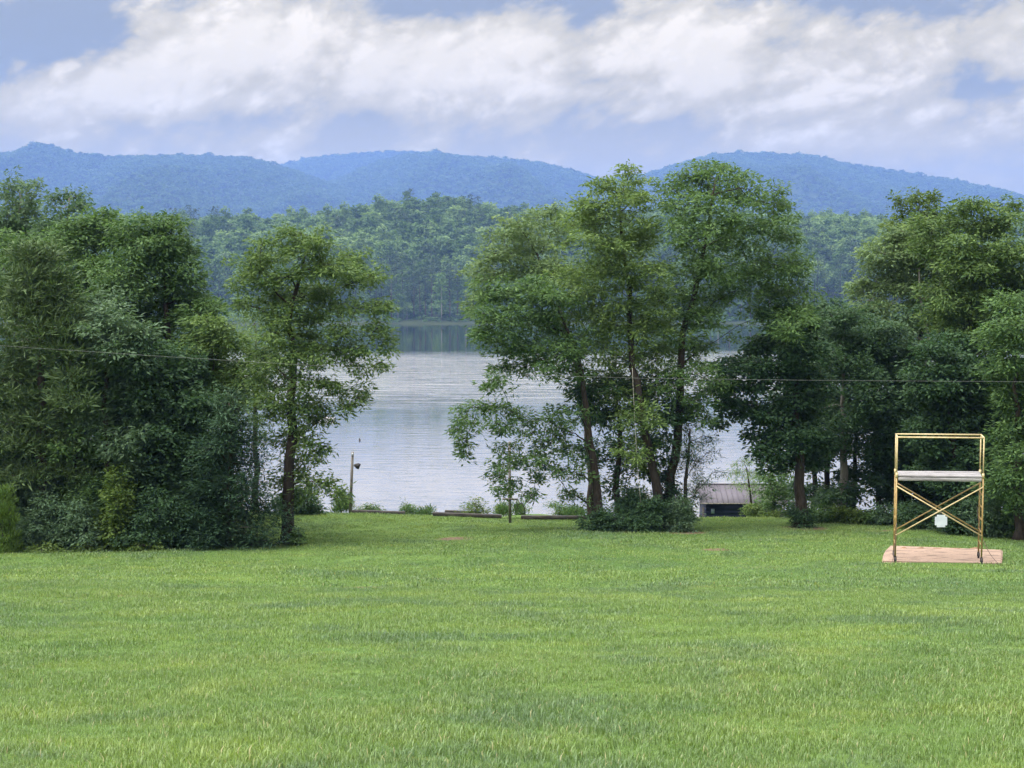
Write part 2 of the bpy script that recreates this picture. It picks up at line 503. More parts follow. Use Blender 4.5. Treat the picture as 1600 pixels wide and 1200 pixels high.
# --------------------------------- far shore hill
HX = np.array([-2000, 0, 270, 420, 500, 560, 640, 720, 800, 900, 1050, 1250, 1300, 1350, 1420, 1600, 3600], float)
HY = np.array([350, 345, 340, 336, 331, 323, 313, 316, 326, 330, 332, 336, 331, 334, 345, 350, 355], float)
SHORE = 536.0
def shore_y(x):
    return SHORE + 6 * np.sin(x * 0.031 + 1) + 3 * np.sin(x * 0.093) + 1.2 * np.sin(x * .31)
def hill_z(x, y):
    u = x / y * FPX + 800
    crest = CAM_Z + (440 - (np.interp(u, HX, HY) + 62)) / FPX * 860
    t = np.clip((y - shore_y(x)) / (860 - SHORE), -0.2, 1.6)
    s = np.where(t < 1, np.sin(np.clip(t, 0, 1) * math.pi / 2) ** 1.15, 1 - 0.9 * np.clip(t - 1, 0, 1) ** 1.2)
    z = 0.5 + (crest - 0.5) * s
    z = z + 1.6 * np.sin(x * 0.045 + y * 0.02) * np.clip(t, 0, 1) + 2.2 * np.sin(x * 0.018 - y * 0.03) * np.clip(t, 0, 1)
    return np.where(t < 0, 0.5 + t * 60, z)
hx = np.arange(-620, 621, 10.0); hy = np.arange(515, 1080, 8.0)
tag(link('hill', grid('hill', hx, hy, hill_z, M['far_ground'])), 'low wooded hill on the far shore of the lake', 'hill', kind='structure')

# --------------------------------- mountains
m, nt = new_mat('mountain_forest_floor')
pos = nt.n('ShaderNodeNewGeometry').outputs['Position']
n1 = nt.noise(pos, 0.02, 8, 0.65)
finish(nt, principled(nt, nt.mix(nt.mr(n1, 0.3, 0.7), (0.016, 0.030, 0.011), (0.034, 0.052, 0.019)), 0.95, 0.1, normal=bump(nt, n1, 1.0, 12)))
M['mount'] = m
MOUNT = [  # (name, label, crest depth, near depth, pixel crest line)
    ('mountain', 'blue forested ridge with a rounded knob on its crest', 4300, 2400,
     [(-900, 262), (-300, 262), (-60, 252), (0, 248), (30, 246), (66, 229), (108, 242), (140, 248), (180, 252), (250, 251), (330, 250), (390, 254), (430, 264), (480, 280), (560, 310), (700, 345)]),
    ('mountain', 'pale blue distant ridge in the gap between two nearer ridges', 6000, 4700,
     [(-200, 300), (200, 290), (380, 280), (440, 264), (480, 254), (540, 247), (600, 243), (640, 242), (700, 255), (800, 285), (1000, 300)]),
    ('mountain', 'blue wooded ridge falling away behind the three stemmed lawn trees', 4900, 2900,
     [(350, 345), (440, 320), (520, 290), (570, 268), (620, 252), (660, 246), (680, 245), (720, 252), (770, 254), (820, 258), (860, 264), (890, 272), (930, 284), (1000, 300), (1100, 330)]),
    ('mountain', 'long blue ridge sloping down behind the trees near the scaffold', 4800, 3000,
     [(800, 320), (920, 290), (1010, 278), (1060, 262), (1110, 249), (1150, 246), (1200, 246), (1270, 251), (1330, 264), (1400, 274), (1500, 291), (1560, 304), (1600, 314), (1750, 330), (2100, 345), (2700, 350)]),
]
mount_pts = []
for k, (nm, lab, dc, dn, line) in enumerate(MOUNT):
    lx = np.array([p[0] for p in line], float); ly = np.array([p[1] for p in line], float) + 3
    x0, x1 = (lx[0] - 800) / FPX * dc, (lx[-1] - 800) / FPX * dc
    def mz(x, y, lx=lx, ly=ly, dc=dc, dn=dn, k=k):
        u = x / dc * FPX + 800
        crest = CAM_Z + (440 - np.interp(u, lx, ly)) / FPX * dc
        t = np.clip((y - dn) / (dc - dn), -0.1, 1.4)
        s = np.where(t < 1, np.clip(t, 0, 1) ** 0.9, 1 - 0.7 * np.clip(t - 1, 0, 1))
        gul = (np.sin(x * 0.0062 + k + 0.6 * np.sin(y * 0.003)) * 0.13 + np.sin(x * 0.015 + y * 0.004 + 2 * k) * 0.09 + np.abs(np.sin(x * 0.0105 - y * 0.002 + k)) * -0.10) * np.sin(np.clip(t, 0, 1) * math.pi)
        return (crest + 4) * (s + gul * 0.9) - 4 * (t <= 0)
    mxs = np.linspace(max(x0, -3900), min(x1, 3900), 150); mys = np.linspace(dn, dc + (dc - dn) * 0.25, 60)
    o = link(nm, grid(nm, mxs, mys, mz, M['mount']))
    tag(o, lab, 'mountain', kind='structure')
    # tree positions on the face that looks towards the lake and along the crest
    n = 17000
    px_ = rng.uniform(-80, 1680, n * 2)
    t_ = 1 - rng.uniform(0, 1, n * 2) ** 1.6 * 0.75
    yy_ = dn + t_ * (dc - dn)
    xx_ = (px_ - 800) / FPX * yy_
    ok = (xx_ > max(x0, -3880) + 10) & (xx_ < min(x1, 3880) - 10)
    xx_, yy_ = xx_[ok][:n], yy_[ok][:n]
    cx_ = np.arange(max(x0, -0.36 * dc - 60), min(x1, 0.36 * dc + 60), 7.5)
    cx_ = cx_ + rng.uniform(-3, 3, len(cx_))
    cx_ = cx_[rng.random(len(cx_)) < 0.82]
    xx_ = np.concatenate([xx_, cx_]); yy_ = np.concatenate([yy_, dc + rng.uniform(-15, 5, len(cx_))])
    mount_pts.append(np.stack([xx_, yy_, mz(xx_, yy_), np.where(np.arange(len(xx_)) >= len(xx_) - len(cx_), rng.uniform(0.7, 1.45, len(xx_)), 1.0)], -1))

# --------------------------------- leaf cloud generator
def unit(v):
    return v / np.maximum(np.linalg.norm(v, axis=-1, keepdims=True), 1e-9)

def leaf_quads(b, t, s, L, W):
    L = L[:, None]; W = W[:, None]
    V = np.stack([b, b + t * L * 0.45 + s * W * 0.5, b + t * L, b + t * L * 0.45 - s * W * 0.5], 1)
    return V.reshape(-1, 3)

def lobe_leaves(c, r, n, L=0.20, W=0.08, rs=0.26, kind='broad', rg=rng):
    """n leaves in sprigs spread through an ellipsoid at c with radii r; returns verts, tints, sprig points"""
    m_ = 10
    ns = max(3, int(n / m_))
    d = unit(rg.normal(size=(ns, 3)))
    d[:, 2] = np.where((d[:, 2] < -0.35) & (rg.random(ns) < 0.5), -d[:, 2], d[:, 2])
    q = 0.30 + 0.88 * rg.random(ns) ** 0.62
    sp = c + d * q[:, None] * r
    srad = rs * rg.uniform(0.7, 1.3, ns)
    stint = np.clip(rg.normal(0.45, 0.22, ns), 0, 1)
    a = np.sqrt(rg.random((ns, m_))) * srad[:, None]
    ph = rg.uniform(0, 2 * math.pi, (ns, m_))
    rad = np.stack([np.cos(ph), np.sin(ph), np.zeros_like(ph)], -1)
    b = sp[:, None, :] + rad * a[..., None]
    b[..., 2] += -0.5 * a ** 2 / srad[:, None] + rg.normal(0, 0.085, (ns, m_)) * (rs / 0.26)
    o = unit(d * np.array([1, 1, 0.45]))[:, None, :]
    jit = rg.normal(0, 1, (ns, m_, 3))
    if kind == 'broad':
        t = unit(rad * 0.8 + o * 0.55 + jit * 0.33 + np.array([0, 0, -0.35]))
        up = unit(np.array([0, 0, 0.85]) + rg.normal(0, 0.55, (ns, m_, 3)) + o * 0.5)
    elif kind == 'droop':
        t = unit(rad * 0.7 + o * 0.3 + jit * 0.3 + np.array([0, 0, -0.85]))
        up = unit(np.array([0, 0, 0.7]) + rg.normal(0, 0.45, (ns, m_, 3)) + o * 0.6)
    elif kind == 'needle':
        t = unit(rad * 0.6 + o * 0.5 + jit * 0.6 + np.array([0, 0, 0.35]))
        up = unit(rg.normal(0, 1, (ns, m_, 3)))
    elif kind == 'spray':
        t = unit(rad * 0.3 + o * 0.45 + jit * 0.25 + np.array([0, 0, 0.9]))
        up = unit(rg.normal(0, 1, (ns, m_, 3)) + o)
    else:   # flat layered sprays
        t = unit(rad * 0.9 + o * 0.6 + jit * 0.25 + np.array([0, 0, -0.12]))
        up = unit(np.array([0, 0, 1.0]) + rg.normal(0, 0.25, (ns, m_, 3)))
    s = unit(np.cross(t, up))
    N = ns * m_
    LL = L * rg.uniform(0.55, 1.6, N) * np.repeat(rg.uniform(0.75, 1.25, ns), m_); WW = W * rg.uniform(0.6, 1.4, N)
    V = leaf_quads(b.reshape(-1, 3), t.reshape(-1, 3), s.reshape(-1, 3), LL, WW)
    tint = np.clip(np.repeat(stint, m_) + rg.normal(0, 0.10, N), 0, 1)
    return V, np.repeat(tint, 4), sp

def quads_for(nv):
    return np.arange(nv, dtype=np.int32).reshape(-1, 4)

def bez(a, b, c_, d_, n=6):
    ts = np.linspace(0, 1, n)
    return [a * (1 - t) ** 3 + b * 3 * t * (1 - t) ** 2 + c_ * 3 * t * t * (1 - t) + d_ * t ** 3 for t in ts]

N_LEAF = [0]
DENS, LEAF = 2.1, 0.70           # leaves per square metre and leaf size, all near trees
def tree(name, label, d, trunk, lobes, mat, bark='bark', r0=0.14, r1=0.02, cat='tree', group=None,
         dens=620, L=0.20, W=0.085, rs=0.26, kind='broad', twigs=4, depth=1.0, thick=1.0, ground=True, jd=1.0, seed=None, off=0.0, leafy=True, sparse=None):
    """trunk: [(px, py), ...] from the ground up; lobes: [(px, py, rx, ry[, depth offset])], photo pixels at depth d"""
    rg = np.random.default_rng(seed if seed is not None else (sum(map(ord, label)) * 7 + int(d * 10)))
    s = mpp(d)
    pts = [P(x, y, d) for x, y in trunk]
    if ground:
        pts[0].z = gz(pts[0].x, pts[0].y) - 0.08
    base = pts[0].copy()
    # dense wobbling trunk
    path = []
    n = len(pts)
    for i in range(n - 1):
        k = max(2, int((pts[i + 1] - pts[i]).length / 0.5))
        for j in range(k):
            f = j / k
            p0, p1, p2, p3 = pts[max(i - 1, 0)], pts[i], pts[i + 1], pts[min(i + 2, n - 1)]
            path.append(0.5 * ((2 * p1) + (p2 - p0) * f + (2 * p0 - 5 * p1 + 4 * p2 - p3) * f * f + (3 * p1 - p0 - 3 * p2 + p3) * f ** 3))
    path.append(pts[-1])
    w_ = [Vector(rg.normal(0, 0.035, 3)) if 0 < i < len(path) - 1 else Vector((0, 0, 0)) for i in range(len(path))]
    path = [p + q for p, q in zip(path, w_)]
    tl = np.linspace(0, 1, len(path))
    rads = [(r0 * (1 - t) ** 0.8 + r1) * (1 + 0.55 * math.exp(-t * 28)) for t in tl]
    mb = MB().tube(path, rads, 9)
    allv, allt = [], []
    nodes = [(p, r_) for p, r_ in zip(path, rads) if p.z > base.z + 0.6 or len(path) < 7]
    todo = []
    for lb in lobes:
        px, py, rx, ry = lb[:4]
        dd = lb[4] if len(lb) > 4 else rg.uniform(-1, 1) * 0.9 * jd + off
        c = P(px, py, d + dd)
        rr = np.array([rx * s, max(0.3, (rx + ry) / 2 * s * depth), ry * s]) * thick
        n_l = (int(dens * DENS * math.pi * rr[0] * rr[2] * (0.7 + 0.3 * rr[1])) + 60) * (sparse[1] if sparse and py > sparse[0] else 1.0)
        sps = []
        flat = np.array([1, 1, 0.55 if kind in ('broad', 'droop') else 1.0])
        subs = [(np.zeros(3), np.ones(3) * 1.0, 0.32)]
        for _k in range(4):                      # flat sprays break up the outline
            o3 = rg.normal(size=3); o3 = o3 / np.linalg.norm(o3) * rg.uniform(0.5, 1.12)
            subs.append((o3 * rr, rg.uniform(0.40, 0.66) * flat, 0.16))
        for _k in range(3 if kind in ('broad', 'droop') else 0):     # single leafy shoots standing out of the clump
            o3 = rg.normal(size=3); o3[2] = abs(o3[2]) * 0.8 - 0.2
            o3 = o3 / np.linalg.norm(o3) * rg.uniform(1.1, 1.5)
            subs.append((o3 * rr, rg.uniform(0.16, 0.28) * np.ones(3), 0.045))
        for o3, f, wgt in subs:
            v, t, sp = lobe_leaves(np.array(c) + o3, rr * f, n_l * wgt, L * LEAF, W * LEAF, rs * (0.8 if f[0] < 0.7 else 1.0), kind, rg)
            allv.append(v); allt.append(t); sps.append(sp)
        sp = np.concatenate(sps)
        todo.append((min((c - p).length for p, _ in nodes), c, sp))
    for _, c, sp in sorted(todo, key=lambda q: q[0]):
        # the limb to this clump leaves the nearest wood below it
        best, a, ra = 1e9, None, 0
        for p, r_ in nodes:
            h = math.hypot(p.x - c.x, p.y - c.y)
            cost = math.sqrt(h * h + (p.z - (c.z - 0.35 * h)) ** 2) + (0.5 if r_ < 0.014 else 0)
            if cost < best: best, a, ra = cost, p, r_
        ln = (c - a).length
        if ln > 0.12:
            out_ = Vector((c.x - a.x, c.y - a.y, 0.0))
            b1 = a + out_ * 0.35 + Vector((0, 0, ln * 0.20)); b2 = c - out_ * 0.25
            rb = min(ra * 0.7, 0.014 + 0.016 * ln)
            cur = bez(a, b1, b2, c, 6)
            cur = [p + Vector(rg.normal(0, 0.025, 3)) if 0 < i < 5 else p for i, p in enumerate(cur)]
            rl = np.linspace(rb, max(0.010, rb * 0.45), 6)
            mb.tube(cur, rl, 5, cap=False)
            nodes += [(p, r_) for p, r_ in zip(cur[2:], rl[2:])]
            if ln > 0.7 and kind in ('broad', 'droop') and leafy:       # leaves along the limb join the clumps
                for f in np.arange(0.35, 0.9, 0.5 / ln):
                    q = cur[min(5, int(f * 5))].lerp(cur[min(5, int(f * 5) + 1)], f * 5 - int(f * 5))
                    v, t, _s = lobe_leaves(np.array(q) + rg.normal(0, 0.12, 3), np.array([0.42, 0.42, 0.26]) * rg.uniform(0.6, 1.2), dens * DENS * 0.07, L * LEAF, W * LEAF, rs, kind, rg)
                    allv.append(v); allt.append(t)
        for q in sp[rg.permutation(len(sp))[:twigs]]:
            q = Vector(q); mid = (c + q) * 0.5 + Vector(rg.normal(0, 0.05, 3))
            mb.tube([c, mid, q], [0.009, 0.006, 0.003], 3, cap=False)
    V = np.concatenate(allv); T = np.concatenate(allt)
    N_LEAF[0] += len(V) // 4
    e = empty(name, base, label, cat, group)
    link('trunk', mb.mesh('trunk', M[bark], smooth=True, off=base), e)
    link('crown', mesh_np('crown', V - np.array(tuple(base)), quads_for(len(V)), tint=T, mats=[M[mat]]), e)
    return e

def cone_lobes(px, top, bot, half, n=9, rg=None, k=3, p=1.0):
    """layered lobes of a conical evergreen"""
    rg = rg or np.random.default_rng(int(px) + int(top))
    out = []
    for i in range(n):
        f = (i + 0.4) / n
        y = top + (bot - top) * f
        r = half * f ** p
        for j in range(k):
            o = (j - (k - 1) / 2) / max(1, k - 1) * 2
            out.append((px + o * r * 0.55 + rg.uniform(-4, 4), y + abs(o) * 6 + rg.uniform(-4, 4), max(8, r * 0.55), max(8, (bot - top) / n * 0.75), rg.uniform(-1, 1) * r * 0.012))
    return out

def bush(name, label, d, px, py, rx, ry, mat='weed', cat='bush', group=None, n=5, kind='broad', L=0.15, W=0.06, dens=900, rs=0.18, seed=None):
    """py is the foot on the ground"""
    rg = np.random.default_rng(int(px * 13 + py * 7 + d * 3) if seed is None else seed)
    lob = []
    for i in range(n):
        f = rg.uniform(0.15, 0.85)
        lob.append((px + rg.uniform(-0.62, 0.62) * rx, py - ry * 2 * f * rg.uniform(0.5, 1.0), rx * rg.uniform(0.38, 0.6), ry * rg.uniform(0.45, 0.7), rg.uniform(-0.4, 0.4)))
    return tree(name, label, d, [(px, py), (px + rg.uniform(-3, 3), py - ry * 0.8), (px + rg.uniform(-6, 6), py - ry * 1.5)], lob, mat, r0=0.03, r1=0.008,
                cat=cat, group=group, dens=dens, L=L, W=W, rs=rs, kind=kind, twigs=5, jd=0.5)

# ------------------------------------------------------------------ trees of the wood beside the lawn (cedar and pine end)
G_L = 'trees of the wood by the cedar'
tree('poplar_tree', 'tall loose crowned poplar standing highest above the pine', 53, [(35, 850), (32, 600), (30, 300)],
     [(18, 295, 20, 22), (46, 302, 17, 24), (28, 325, 26, 18), (10, 335, 18, 20), (50, 335, 16, 16), (30, 365, 36, 30), (5, 380, 30, 35), (60, 400, 40, 40)],
     'blue', 'bark_pale', r0=0.15, dens=520, group=G_L)
tree('poplar_tree', 'slim poplar with two small round top tufts beside the tallest poplar', 51, [(104, 855), (104, 600), (108, 310)],
     [(84, 312, 12, 12), (118, 308, 17, 12), (100, 325, 20, 10), (128, 322, 12, 10), (105, 350, 34, 22), (80, 350, 16, 14), (100, 390, 40, 30)],
     'blue', 'bark_pale', r0=0.12, dens=560, group=G_L)
tree('broadleaf_tree', 'broad yellow green broadleaf tree next to the dark pine', 47, [(165, 860), (160, 600), (155, 400)],
     [(150, 340, 28, 18), (125, 358, 36, 26), (168, 352, 22, 26), (100, 385, 45, 30), (150, 395, 50, 36), (40, 400, 50, 35), (5, 420, 40, 40), (70, 440, 50, 40), (125, 440, 45, 40), (165, 450, 45, 40),
      (20, 480, 45, 45), (150, 510, 50, 45), (95, 510, 50, 45), (40, 560, 50, 45)],
     'ash', r0=0.2, dens=560, group=G_L)
tree('broadleaf_tree', 'tall dense broadleaf tree with rounded sunny top at the wood edge', 46, [(262, 858), (262, 600), (258, 420)],
     [(205, 355, 28, 20), (240, 350, 34, 18), (268, 362, 28, 22), (215, 385, 40, 28), (275, 395, 32, 32), (250, 400, 45, 30), (290, 430, 26, 30), (200, 430, 45, 36), (245, 450, 50, 40), (295, 470, 34, 36),
      (318, 495, 24, 30), (215, 500, 50, 45), (270, 510, 50, 45), (325, 540, 24, 32), (235, 560, 50, 45), (295, 565, 42, 40), (190, 550, 40, 50)],
     'ash', r0=0.2, dens=600, group=G_L)
pl = []
for i, (yy_, hw) in enumerate([(395, 22), (420, 32), (448, 42), (480, 52), (510, 58), (545, 64), (580, 70), (615, 74), (650, 78), (690, 74), (730, 64)]):
    for j in (-1, -0.35, 0.35, 1):
        pl.append((62 + j * hw * 0.72 + ((i * 37) % 11 - 5), yy_ + abs(j) * 9 + ((i * 53) % 9 - 4), 15 + hw * 0.20, 10, ((i * 29 + j * 17) % 10 - 5) * 0.16 - 0.45))
tree('pine_tree', 'dark pine with layered dull green boughs beside the small cedar', 42, [(62, 862), (64, 640), (60, 395)], pl, 'pine', 'bark_pine', r0=0.17, dens=780, L=0.30, W=0.055, rs=0.26, kind='needle', group=G_L, twigs=3, thick=1.2, off=0)
tree('broadleaf_tree', 'pale green young broadleaf rising beside the pine boughs', 42.5, [(120, 862), (118, 700), (112, 520)],
     [(108, 455, 18, 16), (100, 490, 28, 26), (125, 520, 30, 28), (100, 555, 36, 30), (140, 575, 36, 34), (110, 620, 36, 34), (145, 640, 34, 34), (130, 690, 36, 34)], 'ash', r0=0.08, dens=560, group=G_L)
tree('broadleaf_tree', 'blue green broadleaf with pale leaf tips below the rounded tree', 42, [(170, 862), (168, 700), (165, 520)],
     [(160, 465, 26, 18), (150, 492, 32, 26), (182, 500, 28, 28), (165, 535, 38, 32), (205, 560, 34, 30), (180, 590, 40, 34), (215, 520, 22, 18), (165, 640, 44, 36), (215, 620, 36, 34), (190, 690, 44, 36)], 'blue', r0=0.1, dens=560, group=G_L)
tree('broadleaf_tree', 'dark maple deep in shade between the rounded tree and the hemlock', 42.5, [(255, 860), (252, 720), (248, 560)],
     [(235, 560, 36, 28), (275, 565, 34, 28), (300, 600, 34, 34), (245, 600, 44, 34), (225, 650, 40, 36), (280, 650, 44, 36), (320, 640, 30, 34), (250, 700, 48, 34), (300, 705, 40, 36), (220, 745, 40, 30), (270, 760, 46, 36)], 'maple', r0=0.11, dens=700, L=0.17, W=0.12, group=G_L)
tree('broadleaf_tree', 'gnarled low broadleaf with golden green tips next to the walnut tree', 44.5, [(320, 858), (326, 700), (335, 560)],
     [(330, 508, 30, 14), (300, 525, 26, 16), (355, 530, 30, 18), (322, 545, 36, 20), (370, 560, 30, 22), (340, 580, 36, 24), (300, 570, 26, 20), (375, 600, 34, 26), (345, 625, 36, 26)], 'walnut', r0=0.12, dens=560, group=G_L)
tree('willow_tree', 'silvery grey green feathery tree behind the walnut crown', 52, [(400, 850), (398, 700), (400, 520)],
     [(395, 498, 26, 16), (420, 515, 26, 18), (372, 520, 24, 18), (400, 535, 34, 22), (425, 555, 30, 24), (380, 570, 34, 26), (410, 600, 36, 30), (395, 650, 40, 36)], 'oak', r0=0.1, dens=420, L=0.17, W=0.03, kind='droop', group=G_L)
tree('hemlock_tree', 'dark drooping hemlock reaching down to the grass beside the walnut trunk', 41, [(358, 862), (360, 760), (358, 630)],
     cone_lobes(360, 620, 856, 84, 8, k=4, p=0.45), 'hemlock', r0=0.07, dens=700, L=0.20, W=0.05, rs=0.26, kind='flat', group=G_L)
tree('cedar_tree', 'small bright green conical cedar at the foot of the pine', 40, [(4, 866), (5, 820), (6, 772)],
     cone_lobes(5, 765, 866, 34, 7, k=3, p=0.8), 'cedar', r0=0.05, dens=1500, L=0.16, W=0.035, rs=0.13, kind='spray', group=G_L)
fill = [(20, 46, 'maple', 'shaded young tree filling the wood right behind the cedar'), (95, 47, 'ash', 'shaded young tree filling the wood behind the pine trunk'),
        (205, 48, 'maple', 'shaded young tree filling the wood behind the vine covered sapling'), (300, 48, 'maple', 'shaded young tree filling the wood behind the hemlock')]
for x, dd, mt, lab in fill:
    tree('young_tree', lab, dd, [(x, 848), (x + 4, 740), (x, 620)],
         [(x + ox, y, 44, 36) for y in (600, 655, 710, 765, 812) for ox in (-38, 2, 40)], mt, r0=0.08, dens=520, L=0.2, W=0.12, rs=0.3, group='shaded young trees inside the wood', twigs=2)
G_S = 'understory shrubs along the wood edge by the cedar'
bush('vine_shrub', 'light green vine covered sapling between two dark shrubs', 41, 182, 862, 22, 72, 'bright', 'shrub', G_S, n=9, L=0.13, W=0.09)
bush('shrub', 'wide blue green shrub under the pine boughs', 41, 95, 864, 62, 46, 'blue', 'shrub', G_S, n=12)
bush('shrub', 'dark leafy shrub between the vine covered sapling and the hemlock', 41, 245, 861, 52, 48, 'maple', 'shrub', G_S, n=12)
bush('shrub', 'dull green shrub filling the gap behind the vine covered sapling', 41.8, 150, 861, 50, 60, 'ash', 'shrub', G_S, n=10)
bush('shrub', 'tall dark shrub under the maple near the hemlock', 42, 300, 859, 48, 62, 'maple', 'shrub', G_S, n=11)
bush('shrub', 'bluish tall shrub beside the cedar', 42, 45, 863, 48, 70, 'blue', 'shrub', G_S, n=11)
bush('weed_clump', 'low bright weeds between the cedar and the blue green shrub', 40.2, 58, 866, 34, 10, 'weed', 'weeds', n=6)
bush('weed_clump', 'low weeds in front of the vine covered sapling', 40.4, 140, 864, 26, 8, 'weed', 'weeds', n=5)
bush('weed_clump', 'low weeds in front of the dark leafy shrub', 40.4, 215, 862, 30, 8, 'weed', 'weeds', n=5)

# ------------------------------------------------------------------ the walnut tree standing on the lawn
tree('walnut_tree', 'walnut tree with open golden green crown and dark bare trunk on the lawn', 42.2,
     [(450, 848), (451, 800), (453, 720), (456, 640), (456, 560), (452, 510), (462, 450), (478, 390)],
     [(475, 366, 36, 15), (452, 378, 26, 12), (410, 386, 24, 11), (388, 410, 26, 15), (420, 408, 28, 17), (482, 392, 32, 18), (505, 380, 18, 12), (545, 398, 24, 12), (566, 418, 24, 15), (530, 420, 28, 16),
      (378, 440, 18, 14), (405, 438, 30, 17), (450, 432, 30, 18), (500, 428, 30, 18), (585, 432, 14, 15), (552, 442, 28, 14), (475, 458, 36, 20), (520, 462, 32, 18), (425, 465, 36, 19), (390, 478, 24, 14),
      (560, 482, 34, 15), (598, 478, 13, 8), (500, 492, 38, 20), (450, 492, 36, 22), (590, 512, 22, 14), (545, 514, 34, 17), (480, 525, 36, 22), (430, 520, 32, 20), (606, 540, 12, 14), (570, 545, 26, 11), (520, 548, 28, 14),
      (455, 555, 34, 24), (410, 560, 34, 22), (552, 572, 14, 12), (596, 566, 12, 8), (490, 572, 28, 18), (430, 595, 38, 24), (478, 605, 26, 20), (515, 602, 20, 12), (542, 610, 20, 9), (562, 624, 8, 9), (540, 638, 9, 10),
      (450, 640, 30, 26), (418, 640, 26, 24), (488, 640, 22, 20), (510, 650, 12, 9), (445, 690, 30, 26), (482, 690, 20, 24), (500, 712, 14, 16), (470, 730, 22, 18), (452, 745, 26, 20), (498, 752, 20, 9), (522, 762, 16, 9), (535, 775, 6, 8), (462, 772, 24, 12)],
     'walnut', r0=0.17, dens=640, L=0.185, W=0.068, rs=0.21, group=None, twigs=5)
bush('shrub', 'dark rounded shrub on the bank behind the walnut trunk', 50.5, 462, 806, 34, 24, 'maple', 'shrub', None, n=10)
bush('shrub', 'leafy sprout growing at the foot of the walnut trunk', 42.0, 462, 848, 9, 11, 'ash', 'shrub', None, n=4)
bush('shrub', 'low dark sprout on the grass between hemlock and walnut', 41.0, 402, 856, 22, 12, 'hemlock', 'shrub', None, n=6)

# ------------------------------------------------------------------ stems of the big clump in the middle of the lawn edge
G_C = 'trees of the big clump on the lawn'
tree('clump_tree', 'leaning tree of the clump whose low bough hangs over the wooden post', 46,
     [(938, 824), (932, 760), (921, 690), (918, 640), (908, 580), (892, 530), (870, 480)],
     [(768, 452, 28, 20), (795, 470, 34, 22), (755, 490, 20, 22), (780, 510, 34, 24), (830, 455, 34, 24), (815, 495, 36, 24), (860, 470, 36, 26), (850, 510, 38, 26), (758, 530, 18, 18), (800, 545, 36, 22), (845, 548, 36, 20),
      (885, 540, 32, 24), (785, 575, 20, 10), (820, 575, 26, 12), (862, 575, 28, 14), (900, 580, 26, 18), (775, 590, 10, 9), (768, 606, 8, 8),
      (745, 636, 22, 9), (772, 636, 22, 9), (722, 652, 17, 10), (740, 662, 20, 9), (715, 670, 11, 10), (728, 690, 12, 12), (722, 708, 8, 8), (800, 645, 22, 9), (822, 656, 18, 10), (795, 672, 18, 11), (775, 662, 12, 9),
      (798, 698, 22, 11), (782, 718, 14, 12), (772, 742, 12, 14), (780, 764, 12, 9), (808, 722, 10, 11), (800, 752, 9, 8), (836, 676, 18, 9), (830, 712, 14, 9), (850, 728, 13, 10), (838, 748, 9, 9), (832, 772, 8, 6), (850, 700, 9, 10),
      (860, 660, 22, 14), (885, 672, 20, 16), (872, 640, 12, 8), (905, 650, 24, 18), (915, 615, 20, 18), (895, 715, 24, 14), (878, 735, 14, 8), (905, 742, 16, 10), (888, 770, 14, 7), (880, 700, 14, 8)],
     'ash', r0=0.125, dens=600, L=0.19, W=0.070, rs=0.21, sparse=(615, 0.5), group=G_C, twigs=5, jd=1.1)
tree('clump_tree', 'grey trunked middle stem of the clump with the tall dense crown', 46.3,
     [(1026, 818), (1028, 772), (1012, 690), (1000, 620), (985, 545), (985, 470), (972, 390), (968, 310)],
     [(988, 268, 17, 9), (1000, 282, 14, 8), (958, 282, 20, 10), (935, 292, 18, 11), (975, 300, 24, 13), (918, 318, 24, 15), (950, 318, 28, 17), (1000, 312, 18, 17), (908, 345, 26, 17), (940, 350, 34, 22), (985, 345, 30, 24),
      (1010, 365, 20, 24), (930, 385, 38, 24), (975, 390, 36, 26), (915, 420, 38, 24), (960, 430, 40, 26), (1005, 425, 30, 26), (890, 450, 34, 22), (935, 465, 40, 26), (985, 475, 38, 26), (1030, 470, 26, 28), (910, 500, 34, 22),
      (955, 515, 40, 26), (1010, 520, 36, 26), (1040, 515, 24, 24), (935, 545, 34, 20), (980, 560, 36, 24), (1025, 560, 26, 22), (950, 590, 30, 16), (1005, 605, 26, 20), (975, 625, 26, 18), (1015, 650, 20, 20), (985, 665, 20, 20), (1018, 700, 16, 24), (1004, 735, 16, 20), (985, 705, 20, 18)],
     'walnut', 'bark', r0=0.145, dens=500, thick=1.10, L=0.19, W=0.070, rs=0.21, group=G_C, twigs=4, jd=1.4)
